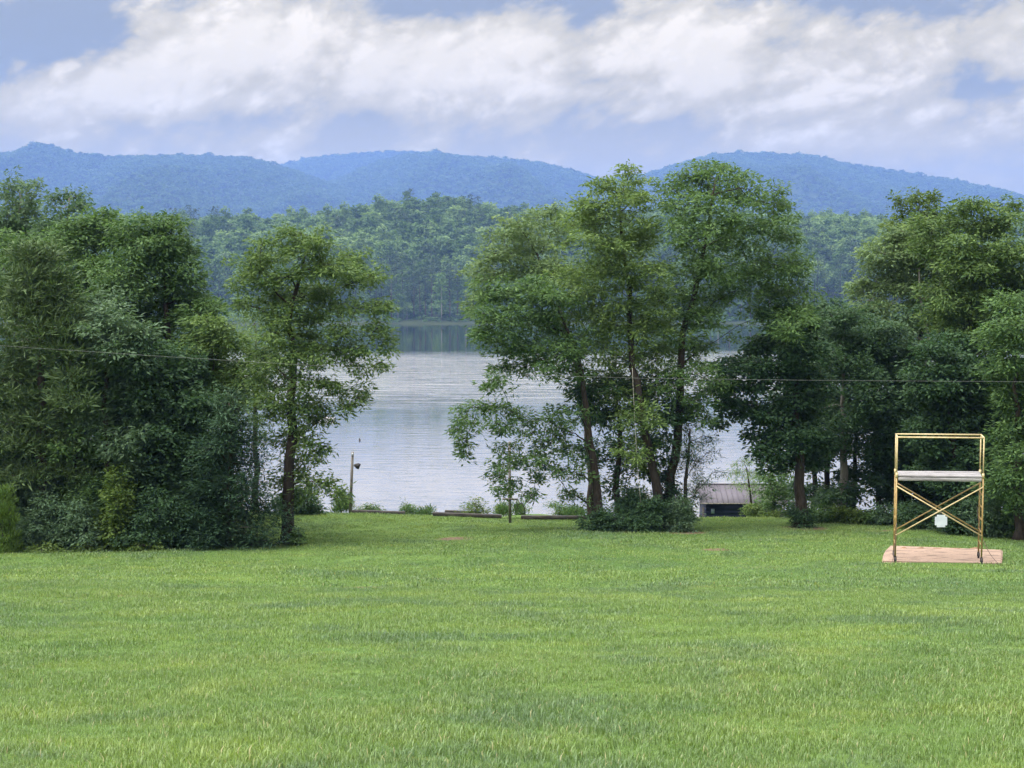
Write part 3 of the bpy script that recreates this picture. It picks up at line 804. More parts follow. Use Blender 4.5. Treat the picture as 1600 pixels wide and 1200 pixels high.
tree('clump_tree', 'forked stem of the clump leaning away and holding the highest crown', 46.8,
     [(1038, 816), (1046, 768), (1057, 690), (1063, 600), (1068, 520), (1090, 440), (1105, 360), (1118, 285)],
     [(1100, 260, 26, 10), (1125, 268, 28, 12), (1072, 276, 24, 12), (1150, 280, 24, 13), (1050, 296, 20, 14), (1095, 290, 32, 17), (1172, 296, 18, 13), (1130, 305, 34, 18), (1182, 318, 14, 10), (1070, 320, 28, 20), (1110, 335, 34, 22), (1150, 330, 26, 18),
      (1213, 298, 12, 12), (1205, 318, 18, 12), (1225, 322, 14, 12), (1210, 342, 22, 14), (1055, 355, 22, 24), (1090, 375, 34, 24), (1140, 370, 34, 24), (1185, 365, 30, 20), (1225, 372, 22, 22), (1075, 415, 32, 26), (1120, 420, 36, 26), (1170, 410, 36, 26), (1215, 415, 32, 26), (1240, 425, 20, 26),
      (1065, 460, 30, 26), (1100, 465, 32, 26), (1150, 455, 34, 24), (1195, 455, 34, 28), (1235, 465, 26, 28), (1070, 505, 30, 24), (1105, 495, 22, 18), (1195, 495, 28, 22), (1235, 510, 26, 26), (1252, 490, 14, 22), (1060, 550, 28, 24), (1095, 545, 16, 20), (1085, 585, 28, 18), (1115, 600, 18, 12), (1095, 625, 18, 14), (1100, 652, 12, 10), (1050, 600, 18, 20), (1072, 640, 12, 16)],
     'ash', 'bark', r0=0.15, dens=500, thick=1.10, L=0.19, W=0.070, rs=0.21, group=G_C, twigs=5, jd=1.4)
tree('clump_tree', 'shaded thin stem at the back of the clump', 47.5, [(966, 822), (964, 760), (970, 690), (962, 620), (950, 560)],
     [(930, 600, 34, 22), (975, 600, 36, 24), (1030, 600, 34, 24), (1060, 640, 26, 22), (1035, 650, 28, 22), (990, 640, 34, 22), (945, 630, 34, 22), (1045, 690, 22, 22), (1030, 735, 22, 18), (940, 660, 30, 20), (955, 700, 26, 20), (935, 720, 20, 14), (970, 740, 20, 18), (1000, 690, 20, 20), (955, 765, 18, 12), (915, 700, 16, 10)], 'maple', r0=0.1, dens=520, group=G_C)
tree('olive_tree', 'dull olive leaved tree showing behind the clump on the water side', 51, [(928, 808), (915, 650), (880, 500), (840, 400)],
     [(868, 328, 20, 12), (842, 340, 26, 14), (808, 348, 26, 12), (785, 368, 24, 14), (825, 366, 34, 18), (865, 365, 28, 18), (760, 402, 24, 12), (795, 395, 34, 18), (840, 400, 38, 20), (745, 425, 20, 14), (780, 428, 30, 16), (825, 430, 38, 20), (742, 460, 10, 14), (870, 420, 30, 22), (738, 480, 8, 12)],
     'oak', 'bark', r0=0.13, dens=430, group=None, jd=1.3)
tree('hemlock_tree', 'young feathery hemlock leaning out of the clump toward the boathouse', 46.5, [(1072, 815), (1074, 750), (1078, 670)],
     [(1075, 672, 18, 16), (1088, 690, 20, 14), (1072, 705, 24, 16), (1092, 722, 24, 14), (1108, 706, 14, 5), (1075, 740, 28, 18), (1098, 752, 18, 12), (1070, 772, 26, 16), (1090, 778, 16, 10), (1062, 715, 16, 14), (1118, 738, 12, 4), (1112, 684, 12, 4)],
     'hemlock', r0=0.06, dens=820, L=0.18, W=0.035, rs=0.2, kind='flat', group=None)
G_B = 'bushes round the foot of the clump'
bush('bush', 'dark bush at the foot of the leaning tree of the clump', 45.6, 938, 831, 26, 24, 'maple', 'bush', G_B, n=9)
bush('bush', 'wide leafy bush under the grey trunked middle stem', 45.4, 1008, 833, 36, 28, 'maple', 'bush', G_B, n=14)
bush('bush', 'green bush at the foot of the forked stem beside bare soil', 45.6, 1062, 831, 26, 30, 'blue', 'bush', G_B, n=10)
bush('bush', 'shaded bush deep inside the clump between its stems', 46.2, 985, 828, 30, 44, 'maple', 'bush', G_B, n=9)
bush('bush', 'thin shaded bush rising between grey trunk and forked stem', 46.6, 1042, 824, 24, 46, 'hemlock', 'bush', G_B, n=7)

M['bark_limb'] = wood_mat('bark_bare_pale', (0.14, 0.13, 0.115), (0.30, 0.28, 0.25), (4, 4, 1.2))
# ------------------------------------------------------------------ wood beside the boathouse and the scaffold
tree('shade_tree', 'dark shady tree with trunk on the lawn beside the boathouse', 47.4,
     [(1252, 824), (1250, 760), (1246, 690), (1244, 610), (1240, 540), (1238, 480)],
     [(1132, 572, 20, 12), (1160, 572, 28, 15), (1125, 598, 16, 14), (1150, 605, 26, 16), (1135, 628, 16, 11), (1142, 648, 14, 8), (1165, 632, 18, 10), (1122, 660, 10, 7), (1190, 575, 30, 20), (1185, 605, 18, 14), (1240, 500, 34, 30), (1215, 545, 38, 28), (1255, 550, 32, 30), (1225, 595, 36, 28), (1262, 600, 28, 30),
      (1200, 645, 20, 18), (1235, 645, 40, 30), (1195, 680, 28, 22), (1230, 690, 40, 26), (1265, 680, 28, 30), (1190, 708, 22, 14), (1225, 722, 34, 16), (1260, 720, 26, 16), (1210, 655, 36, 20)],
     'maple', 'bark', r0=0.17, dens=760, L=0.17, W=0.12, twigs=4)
bush('bush', 'small bush at the foot of the dark shady tree', 47.2, 1252, 826, 22, 20, 'maple', 'bush', None, n=7)
tree('feathery_tree', 'thin feathery sapling partly hiding the boathouse roof', 60, [(1176, 800), (1172, 770), (1166, 730)],
     [(1160, 722, 14, 10), (1150, 740, 12, 6), (1172, 738, 16, 10), (1162, 756, 20, 9), (1185, 752, 16, 12), (1178, 772, 18, 9), (1195, 776, 16, 10)], 'oak', r0=0.05, dens=330, L=0.2, W=0.03, kind='droop')
tree('sapling', 'green leafy sapling between the boathouse and the dark shady tree', 55, [(1206, 808), (1208, 770), (1205, 735)],
     [(1212, 735, 20, 14), (1222, 752, 22, 16), (1208, 765, 18, 12), (1212, 782, 20, 12), (1225, 765, 14, 14)], 'ash', r0=0.05, dens=560)
G_R = 'slender trees with bare trunks against the water'
def slender(label, x, d, lobes, mat, bark='bark', r0=0.11, lean=0):
    rg = np.random.default_rng(int(x))
    lobes = [(px + rg.uniform(-14, 14), py, rx * rg.uniform(0.75, 1.1), ry * 0.9) for px, py, rx, ry in lobes]
    lobes += [(x + rg.uniform(-46, 46), rg.uniform(490, 715), rg.uniform(16, 28), rg.uniform(12, 22)) for _ in range(7)]
    lobes += [(x + rg.uniform(-26, 26), rg.uniform(715, 790), rg.uniform(7, 14), rg.uniform(5, 11)) for _ in range(6)]
    tree('slender_tree', label, d, [(x, 812), (x + lean * 0.2, 740), (x + lean * 0.6, 660), (x + lean, 560)], lobes, mat, bark, r0=r0, dens=600, group=G_R, off=-0.5)
slender('slender tree with thin dark trunk right behind the dark shady tree', 1272, 53, [(1280, 490, 30, 26), (1275, 530, 38, 30), (1285, 575, 36, 30), (1270, 620, 38, 34), (1285, 665, 34, 26), (1275, 705, 26, 16)], 'maple', r0=0.09)
slender('slender tree with two close dark trunks second from the shady tree', 1294, 52, [(1300, 520, 34, 28), (1310, 560, 36, 30), (1298, 600, 36, 32), (1308, 645, 36, 30), (1298, 690, 34, 20)], 'blue', r0=0.10)
slender('slender tree with thick pale grey trunk between darker slim trunks', 1316, 50, [(1325, 495, 30, 22), (1330, 535, 38, 28), (1325, 580, 38, 32), (1335, 625, 36, 30), (1325, 670, 36, 24)], 'maple', 'bark_pale', r0=0.15, lean=4)
slender('slender tree leaning with a thin forked trunk beside the pale grey trunk', 1333, 53, [(1355, 505, 30, 24), (1365, 545, 36, 30), (1352, 590, 38, 32), (1362, 640, 36, 32), (1350, 690, 34, 22)], 'blue', r0=0.08, lean=10)
slender('slender tree with twisting thin trunk nearest the scaffold', 1372, 51, [(1385, 530, 34, 28), (1395, 575, 40, 32), (1380, 620, 38, 32), (1395, 665, 38, 30), (1380, 705, 34, 22), (1395, 735, 26, 14)], 'maple', r0=0.08, lean=-5)
slender('slender tree with crown over the scaffold and a straight dark trunk', 1412, 52, [(1420, 560, 38, 30), (1430, 600, 40, 34), (1415, 645, 40, 34), (1432, 690, 40, 32), (1420, 735, 34, 24)], 'blue', r0=0.10, lean=4)
tree('pale_limbed_tree', 'thin crowned tree with bare pale forking limbs above the scaffold', 52.5,
     [(1452, 815), (1450, 700), (1447, 600), (1450, 540), (1440, 470), (1436, 420)],
     [(1418, 362, 30, 14), (1395, 385, 28, 16), (1430, 388, 30, 18), (1368, 415, 24, 14), (1400, 412, 30, 18), (1365, 445, 24, 18), (1395, 445, 28, 16), (1440, 415, 30, 18), (1475, 400, 26, 18), (1480, 430, 24, 16), (1360, 470, 20, 14), (1420, 455, 20, 10), (1385, 480, 26, 14), (1500, 450, 24, 18), (1350, 440, 14, 12), (1470, 490, 40, 26, 1.2), (1430, 505, 40, 24, 1.2), (1395, 515, 36, 22, 1.0), (1500, 500, 36, 26, 1.2), (1420, 430, 34, 20, 1.0), (1460, 440, 34, 22, 1.1), (1375, 395, 26, 18), (1345, 455, 16, 14), (1410, 380, 32, 20), (1450, 470, 36, 24, 1.0), (1345, 490, 20, 12)],
     'oak', 'bark_limb', r0=0.10, r1=0.025, dens=540, twigs=6)
tree('tulip_tree', 'tall tree whose spiky top tufts stand above the pale limbed tree', 54, [(1440, 812), (1438, 600), (1436, 330)],
     [(1403, 318, 9, 13), (1432, 308, 9, 14), (1458, 316, 13, 14), (1418, 335, 18, 10), (1445, 335, 22, 11), (1400, 350, 16, 10), (1430, 358, 34, 14), (1470, 345, 16, 12), (1460, 370, 34, 20), (1420, 385, 30, 18)],
     'bright', r0=0.15, dens=560)
tree('broadleaf_tree', 'big yellow green broadleaf tree crowning the wood behind the scaffold', 48, [(1520, 828), (1520, 650), (1515, 450)],
     [(1520, 316, 13, 6), (1505, 330, 24, 12), (1545, 330, 20, 10), (1580, 320, 26, 10), (1490, 350, 30, 18), (1530, 355, 36, 20), (1575, 350, 34, 22), (1500, 385, 36, 24), (1545, 395, 40, 28), (1590, 395, 34, 30), (1480, 410, 26, 22), (1515, 430, 40, 28), (1560, 440, 40, 30), (1600, 450, 34, 34), (1495, 470, 34, 26), (1540, 480, 40, 30), (1580, 495, 38, 30), (1510, 515, 38, 28), (1550, 530, 38, 28), (1540, 560, 34, 24), (1555, 600, 26, 22), (1470, 460, 34, 26), (1460, 385, 30, 24), (1475, 500, 34, 24), (1530, 410, 40, 30), (1450, 350, 24, 16)],
     'walnut', r0=0.22, dens=560)
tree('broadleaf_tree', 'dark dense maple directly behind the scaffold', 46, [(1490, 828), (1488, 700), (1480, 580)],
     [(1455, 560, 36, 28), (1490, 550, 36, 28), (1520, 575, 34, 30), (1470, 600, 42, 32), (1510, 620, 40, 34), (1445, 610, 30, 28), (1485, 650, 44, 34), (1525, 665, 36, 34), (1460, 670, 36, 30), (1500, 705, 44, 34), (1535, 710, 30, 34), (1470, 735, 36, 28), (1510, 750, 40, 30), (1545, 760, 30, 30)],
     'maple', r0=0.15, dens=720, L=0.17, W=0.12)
tree('broadleaf_tree', 'bright leaved tree reaching down to the grass beside the pad', 43.5, [(1592, 845), (1590, 700), (1588, 560)],
     [(1565, 480, 24, 18), (1595, 475, 30, 22), (1575, 510, 32, 24), (1550, 525, 20, 14), (1605, 520, 28, 28), (1580, 550, 32, 28), (1560, 580, 22, 22), (1600, 590, 30, 34), (1578, 620, 30, 30), (1600, 660, 30, 34), (1575, 680, 28, 30), (1560, 710, 22, 22), (1595, 730, 32, 34), (1570, 760, 30, 30), (1595, 800, 30, 34), (1575, 815, 20, 24)],
     'ash', r0=0.13, dens=560)
for x, dd, mt, lab in [(1450, 53, 'maple', 'shaded young tree filling the wood behind the hanging plate'), (1540, 51, 'maple', 'shaded young tree filling the wood behind the dense maple')]:
    tree('young_tree', lab, dd, [(x, 815), (x + 4, 740), (x, 640)],
         [(x + ox, y, 44, 36) for y in (610, 665, 720, 770) for ox in (-30, 8, 44)], mt, r0=0.08, dens=520, L=0.2, W=0.12, rs=0.3, group='shaded young trees inside the wood', twigs=2)
G_E = 'brush along the wood edge beside the scaffold'
for lab, x, y, rx, ry, mt, dd in [
    ('leafy brush beside the boathouse wall', 1180, 806, 18, 9, 'weed', 56),
    ('low brush under the boathouse porch beam', 1212, 810, 20, 8, 'weed', 54),
    ('low brush between the shady tree and the bare trunks', 1285, 814, 26, 14, 'ash', 49.5),
    ('bright low brush under the thick pale grey trunk', 1320, 816, 26, 15, 'weed', 49),
    ('dull low brush under the leaning forked trunk', 1355, 817, 26, 14, 'ash', 48.8),
    ('tangled brush just beyond the scaffold legs', 1393, 820, 28, 17, 'blue', 48.2),
    ('dark brush behind the white hanging plate', 1440, 824, 34, 22, 'maple', 46.8),
    ('dark tall brush behind the scaffold pad', 1500, 832, 44, 34, 'maple', 45),
    ('bluish brush under the dark dense maple', 1545, 838, 34, 34, 'blue', 44.3)]:
    bush('brush', lab, dd, x, y, rx, ry, mt, 'brush', G_E, n=8)
G_W = 'weeds on the bank at the edge of the lake'
for lab, x, y, rx, ry, dd in [
    ('weed clump at the foot of the lamp pole', 534, 805, 12, 7, 52.4), ('thin weeds behind the timber wall by the lamp pole', 572, 803, 16, 6, 53),
    ('tall weeds rising at the end of the timber wall by the lamp pole', 640, 806, 9, 9, 53), ('round weed clump between two timber walls', 660, 808, 12, 8, 52.6),
    ('weedy shrub beside the stacked timbers', 745, 806, 15, 10, 54), ('small weed clump just behind the wooden post', 786, 801, 9, 7, 55.5),
    ('round green weed clump on the path edge past the post', 816, 800, 13, 8, 56), ('broad weed clump above the long timber', 872, 806, 18, 8, 54), ('weed clump next to the leaning tree of the clump', 900, 810, 14, 9, 52.5)]:
    bush('weed_clump', lab, dd, x, y + 2, rx * 1.25, ry * (1.3 + 0.16 * (int(x) % 5)), 'weed' if int(x) % 2 else 'ash', 'weeds', G_W, n=6 + int(x) % 4, L=0.17, W=0.04, kind='broad' if int(x) % 3 else 'spray', rs=0.2, dens=380)

# ------------------------------------------------------------------ scaffold on its pad
m, nt = new_mat('pad_concrete')
co = nt.n('ShaderNodeTexCoord').outputs['Object']
n1 = nt.noise(nt.mapping(co, scale=(1.2, 5, 1)), 1.6, 6, 0.6, 0.8)
n2 = nt.noise(co, 30, 4)
col = nt.mix(nt.mr(n2, 0.3, 0.7), (0.25, 0.178, 0.135), (0.315, 0.235, 0.185))
col = nt.mix(nt.m('MULTIPLY', nt.mr(n1, 0.50, 0.64), 0.8), col, (0.085, 0.062, 0.05))
finish(nt, principled(nt, col, 0.85, 0.2, normal=bump(nt, n2, 0.2, 0.01)))
M['pad'] = m
M['dirt'] = plain_mat('bare_red_soil', (0.14, 0.085, 0.05), (0.22, 0.13, 0.08), 0.95, scale=5)
M['yellow'] = plain_mat('scaffold_yellow_paint', (0.27, 0.18, 0.065), (0.37, 0.26, 0.105), 0.42, scale=14)
M['pale_yellow'] = plain_mat('scaffold_faded_paint', (0.42, 0.335, 0.17), (0.52, 0.43, 0.25), 0.4, scale=14)
M['rubber'] = plain_mat('black_rubber', (0.012, 0.012, 0.012), (0.035, 0.03, 0.03), 0.7)
M['steel'] = plain_mat('dull_steel', (0.25, 0.25, 0.25), (0.4, 0.4, 0.4), 0.4, 0.8)
M['white_plate'] = plain_mat('white_plate_paint', (0.46, 0.51, 0.58), (0.56, 0.61, 0.67), 0.4, scale=5)
M['cord'] = plain_mat('thin_cord', (0.10, 0.07, 0.06), (0.16, 0.11, 0.09), 0.8)

SX, SY = 10.18, 35.40
pz = P(1470, 882, 35.2).z
bm = bmesh.new()
outline = []
for px, py in [(1383, 880), (1572, 884), (1573, 862), (1395, 855), (1388, 864), (1384, 873)]:
    dd = (CAM_Z - pz) * FPX / (py - 440.0)
    outline.append(((px - 800) / FPX * dd * 1.002 - SX, dd - SY))
vb = [bm.verts.new((x, y, -0.35)) for x, y in outline]
vt = [bm.verts.new((x, y, 0.0)) for x, y in outline]
bm.faces.new(vb[::-1]); ft = bm.faces.new(vt)
for i in range(6):
    bm.faces.new((vb[i], vb[(i + 1) % 6], vt[(i + 1) % 6], vt[i]))
bmesh.ops.bevel(bm, geom=[e for e in bm.edges if all(v.co.z > -0.01 for v in e.verts)], offset=0.03, segments=2, affect='EDGES')
me = bpy.data.meshes.new('concrete_pad'); bm.to_mesh(me); bm.free(); me.materials.append(M['pad'])
tag(link('concrete_pad', me, loc=(SX, SY, pz)), 'pinkish stained concrete pad in the grass under the scaffold', 'concrete pad')

sc_root = empty('scaffold', (SX, SY, pz), 'rolling yellow steel scaffold with plank platform and crossed braces', 'scaffold', rz=R(-4.5))
Wd, Dp, Ht, Pl = 2.02, 0.74, 3.02, 2.06       # length, depth, height, platform height
def rod(mb, a, b, r, sides=8):
    return mb.tube([a, b], r, sides)
for sx in (-1, 1):
    x = sx * Wd / 2
    mb = MB()
    for y in (0, Dp):
        rod(mb, (x, y, 0.16), (x, y, Pl + 0.02), 0.021)
    for z in np.arange(0.42, 1.9, 0.30):
        rod(mb, (x, 0, z), (x, Dp, z), 0.016, 6)
    rod(mb, (x, 0, Pl - 0.06), (x, Dp, Pl - 0.06), 0.022)
    link('end_frame', mb.mesh('end_frame', M['yellow'], True), sc_root)
    for y in (0, Dp):
        mb = MB(); rod(mb, (x, y, Pl + 0.02), (x, y, Ht), 0.0165)
        if y == 0:
            rod(mb, (x, 0, Ht - 0.01), (x, Dp, Ht - 0.01), 0.02)
        mb.tube([(x, y, Pl - 0.02), (x, y, Pl + 0.10)], 0.030, 8)
        link('guard_post', mb.mesh('guard_post', M['pale_yellow'], True), sc_root)
        # caster: fork, wheel
        mb = MB(); rod(mb, (x, y, 0.10), (x, y, 0.20), 0.018)
        for k in (-1, 1):
            mb.box((x + k * 0.028, y - 0.02, 0.095), (0.008, 0.05, 0.11))
        fk = link('caster', mb.mesh('caster', M['rubber']), sc_root)
        mb = MB(); mb.tube([(x - 0.02, y - 0.03, 0.066), (x + 0.02, y - 0.03, 0.066)], 0.065, 16)
        link('wheel', mb.mesh('wheel', M['rubber']), fk)
for y in (0, Dp):
    mb = MB(); rod(mb, (-Wd / 2, y, Ht - 0.012), (Wd / 2, y, Ht - 0.012), 0.019)
    link('top_rail', mb.mesh('top_rail', M['pale_yellow'], True), sc_root)
    for s in (-1, 1):
        mb = MB(); yo = y + (0.012 * s) - 0.03
        rod(mb, (-Wd / 2 * s, yo, Pl - 0.22), (Wd / 2 * s, yo, 0.66), 0.016)
        link('cross_brace', mb.mesh('cross_brace', M['pale_yellow'] if y == 0 else M['yellow'], True), sc_root)
for k, (y, th) in enumerate([(0.10, 0.05), (0.36, 0.045), (0.62, 0.05)]):
    mb = MB(); mb.box((0.0, y, Pl + 0.02 + 0.006 * k), (Wd - 0.06 + 0.01 * k, 0.235, th), Matrix.Rotation(R(0.4 - 0.3 * k), 3, 'Y'), bev=0.006)
    link('plank', mb.mesh('plank', M['plank']), sc_root)
mb = MB(); mb.box((0, -0.045, Pl - 0.05), (Wd - 0.08, 0.03, 0.075), Matrix.Rotation(R(0.3), 3, 'Y'), bev=0.005)
link('toe_board', mb.mesh('toe_board', M['plank']), sc_root)
for o in list(sc_root.children_recursive):       # the loose frames stand slightly askew
    for v in o.data.vertices:
        v.co.x += 0.13 * v.co.y
# hanging plate
bm = bmesh.new()
bmesh.ops.create_cube(bm, size=1)
for v in bm.verts: v.co = Vector((v.co.x * 0.285, v.co.y * 0.03, v.co.z * 0.29))
bmesh.ops.bevel(bm, geom=[e for e in bm.edges if abs(e.verts[0].co.y - e.verts[1].co.y) > 0.01], offset=0.045, segments=4, affect='EDGES')
me = bpy.data.meshes.new('plate'); bm.to_mesh(me); bm.free(); me.materials.append(M['white_plate'])
pc = Vector((SX + 0.02, SY - 0.10, P(1470, 812, 35.5).z))
hp = empty('hanging_plate', pc, 'square white plate hanging below the crossing of the scaffold braces', 'plate')
link('plate', me, hp)
mb = MB()
for s in (-1, 1):
    mb.tube([(s * 0.03, 0, 0.14), (s * 0.015, 0.0, 0.185), (0, 0.02, 0.215)], 0.006, 5)
link('hanger', mb.mesh('hanger', M['rubber']), hp)
# loose cords from the frame to the ground
def cord(label, pts, r=0.008):
    pv = [Vector(p) for p in pts]
    b = pv[0] * 0.3 + pv[-1] * 0.7
    base = Vector((pv[-1].x, pv[-1].y, pv[-1].z))
    cr = bez(pv[0], pv[1], pv[2], pv[3], 14)
    mb = MB().tube(cr, r, 5)
    tag(link('cord', mb.mesh('cord', M['cord'], True, off=base), loc=base), label, 'cord')
cord('thin dark cord curving from a scaffold leg toward the soil mound side', [(SX - 1.0, SY + 0.05, pz + 0.95), (SX - 1.02, SY + 0.1, pz + 0.35), (SX - 1.1, SY - 0.2, pz + 0.02), (SX - 1.28, SY - 0.40, pz + 0.01)])
cord('thin dark cord curving from a scaffold leg toward the bright leaved tree', [(SX + 1.06, SY + 0.5, pz + 1.3), (SX + 1.1, SY + 0.5, pz + 0.5), (SX + 1.2, SY - 0.1, pz + 0.15), (SX + 1.36, SY - 0.46, pz + 0.01)])
# bare soil behind the pad
mb = MB()
pts = []
for i in range(15):
    x = SX - 0.7 + i * 0.15
    pts.append((x + 0.25, SY + 1.97 + 0.05 * math.sin(i * 1.7), pz - 0.07 + 0.03 * math.sin(i * 2.1)))
mb.tube(pts, [0.05 + 0.035 * abs(math.sin(i * 1.3)) for i in range(15)], 7)
tag(link('soil_bank', mb.mesh('soil_bank', M['dirt'], True)), 'strip of bare reddish soil along the back edge of the pad', 'soil', kind='structure')

# ------------------------------------------------------------------ boathouse
m, nt = new_mat('boathouse_metal_roof')
co = nt.n('ShaderNodeTexCoord').outputs['Object']
n1 = nt.noise(nt.mapping(co, scale=(2, 0.5, 1)), 2.0, 5)
finish(nt, principled(nt, nt.mix(n1, (0.070, 0.064, 0.080), (0.100, 0.092, 0.112)), 0.6, 0.25, 0.0))
M['roof'] = m
M['navy'] = plain_mat('navy_board_paint', (0.008, 0.011, 0.024), (0.014, 0.019, 0.036), 0.8, scale=3, spec=0.1)
M['window'] = plain_mat('window_glass', (0.10, 0.14, 0.17), (0.14, 0.19, 0.22), 0.2)
BX, BY = (1096 - 800) / FPX * 75, 74.6
ez = P(1140, 786, 74.4).z; rz_ = P(1140, 757, 76.0).z
bx1 = P(1235, 786, 74.4).x
house = empty('boathouse', (BX, BY, 0.3), 'small navy boathouse with mauve metal roof at the lakeside', 'boathouse')
def hpart(name, mb, mat, parent=None, smooth=False):
    return link(name, mb.mesh(name, M[mat], smooth, off=(BX, BY, 0.3) if parent is None else (BX, BY, 0.3)), parent or house)
wl = 3.55
mb = MB(); mb.box((BX + 0.28 + wl / 2, BY + 1.5, (0.2 + ez) / 2 - 0.1), (wl, 2.6, ez - 0.35)); wall = hpart('wall', mb, 'navy')
for k in range(9):
    z = ez - 0.35 - k * 0.2
    mb = MB(); mb.box((BX + 0.28 + wl / 2, BY + 0.185, z), (wl + 0.01, 0.025, 0.185), Matrix.Rotation(R(4), 3, 'X')); hpart('siding_board', mb, 'navy', wall)
mb = MB(); mb.box((BX + 0.62, BY + 0.16, P(1117, 799, 74.7).z), (0.17, 0.04, 0.24)); hpart('window', mb, 'window')
# two roof slopes with standing seams
L0, L1 = BX - 0.05, bx1 - 0.05
for s in (0, 1):
    ya, yb = (BY - 0.2, BY + 1.45) if s == 0 else (BY + 3.1, BY + 1.45)
    a, b = Vector((0, ya, ez)), Vector((0, yb, rz_))
    sl = (b - a); ang = math.atan2(sl.z, sl.y)
    mb = MB(); mid = (a + b) / 2
    mb.box(((L0 + L1) / 2, mid.y, mid.z), (L1 - L0, sl.length, 0.035), Matrix.Rotation(ang, 3, 'X'))
    rf = hpart('roof_slope', mb, 'roof')
    nrib = 17
    for k in range(nrib):
        x = L0 + 0.04 + (L1 - L0 - 0.08) * k / (nrib - 1)
        mb = MB(); mb.box((x, mid.y, mid.z + 0.032), (0.022, sl.length - 0.01, 0.03), Matrix.Rotation(ang, 3, 'X')); hpart('roof_seam', mb, 'roof', rf)
mb = MB(); mb.box(((L0 + L1) / 2, BY + 1.45, rz_ + 0.03), (L1 - L0 + 0.02, 0.16, 0.03)); hpart('ridge_cap', mb, 'roof')
mb = MB(); mb.box(((L0 + L1) / 2, BY - 0.235, ez - 0.02), (L1 - L0, 0.02, 0.055)); hpart('gutter', mb, 'post')
mb = MB(); mb.box((BX + 0.12, BY + 0.0, (0.2 + ez) / 2 - 0.1), (0.1, 0.1, ez - 0.5)); hpart('post', mb, 'timber')
xp0, xp1 = L1 - 0.1, P(1252, 786, 74.4).x
mb = MB(); mb.box(((xp0 + xp1) / 2, BY + 0.1, ez - 0.03), (xp1 - xp0, 0.1, 0.14)); hpart('porch_beam', mb, 'timber')
mb = MB(); mb.box(((xp0 + xp1) / 2, BY + 0.1, ez - 0.52), (xp1 - xp0, 0.05, 0.05)); hpart('porch_rail', mb, 'timber')
for k in range(7):
    x = P(1214 + k * 5.6, 790, 74.7).x
    mb = MB(); mb.box((x, BY + 0.1, (0.2 + ez) / 2 - 0.12), (0.11 if k % 2 else 0.07, 0.08, ez - 0.25)); hpart('post', mb, 'timber')

# ------------------------------------------------------------------ posts, lamp, timbers on the bank
b = P(547, 806, 51.6); b.z = gz(b.x, b.y) - 0.1
t = P(551, 706, 51.6)
pole = empty('lamp_pole', b, 'leaning grey wooden lamp pole at the edge of the bank', 'lamp pole')
mb = MB().tube([b, b.lerp(t, 0.5), t], [0.055, 0.05, 0.045], 10); link('pole', mb.mesh('pole', M['post'], True, off=b), pole)
lp = P(558, 728, 51.6)
mb = MB().tube([b.lerp(t, 0.80), lp + Vector((-0.03, 0, 0.02))], 0.014, 6); link('lamp_arm', mb.mesh('lamp_arm', M['rubber'], off=b), pole)
mb = MB().tube([lp + Vector((-0.10, 0, 0.03)), lp + Vector((0.02, 0, 0.0)), lp + Vector((0.09, 0, -0.03))], [0.035, 0.11, 0.10], 12); link('lamp_shade', mb.mesh('lamp_shade', M['rubber'], off=b), pole)
mb = MB().box(t + Vector((0.0, -0.05, -0.08)), (0.05, 0.05, 0.10)); link('insulator', mb.mesh('insulator', M['white_plate'], off=b), pole)

b = P(797, 815, 49.6); b.z = gz(b.x, b.y) - 0.1
t = P(796, 690, 49.6)
post = empty('wooden_post', b, 'slim upright wooden post with a short crossbar under the hanging bough', 'post')
mb = MB().tube([b, b.lerp(t, 0.5), t], [0.05, 0.045, 0.04], 8); link('post', mb.mesh('post', M['post'], True, off=b), post)
cb = P(797, 780, 49.55)
mb = MB().box(cb, (0.52, 0.05, 0.06), Matrix.Rotation(R(1.5), 3, 'Y'), bev=0.005); link('crossbar', mb.mesh('crossbar', M['post'], off=b), post)

def timber(label, xa, ya, xb, yb, d, th=0.12, up=0.0):
    a, c_ = P(xa, ya, d), P(xb, yb, d)
    for q in (a, c_):
        q.z = max(q.z - th / 2, gz(q.x, q.y) + th / 2 + 0.03)
    dirv = (c_ - a)
    mid = (a + c_) / 2
    mb = MB().box((0, 0, 0), (dirv.length, 0.16, th), Matrix.Rotation(-math.atan2(dirv.z, dirv.x), 3, 'Y'), bev=0.012)
    tag(link('landscape_timber', mb.mesh('landscape_timber', M['timber']), loc=mid), label, 'timber', 'weathered timbers along the bank')
timber('upper weathered timber of the low wall starting at the lamp pole', 549, 801, 610, 805, 52.0)
timber('lower weathered timber of the low wall starting at the lamp pole', 560, 804.5, 633, 808.5, 51.8)
timber('weathered timber lying on the lawn ahead of the stacked timbers', 676, 807.5, 784, 809.5, 51.2)
timber('long weathered timber between the wooden post and the clump', 814, 809, 918, 808.5, 51.0)
timber('lower timber of the short stack jutting toward the lake', 696, 803.5, 730, 803.5, 54.5)
timber('upper timber of the short stack jutting toward the lake', 695, 797, 738, 798.5, 54.7, th=0.10)

# path spur of mown grass past the timbers
def spur_z(X, Y):
    e = np.exp(-((X - 0.75) / 1.6) ** 4)
    return terrain(X, Y) * (1 - e) + e * np.maximum(terrain(X, Y), 6.83 - 0.135 * (Y - 51.5)) + 0.004 - 0.03 * (1 - e)
tag(link('path', grid('path', np.linspace(-1.3, 2.8, 30), np.linspace(51.4, 57.5, 30), spur_z, M['lawn'])), 'grassy path between the timbers', 'path', kind='structure')

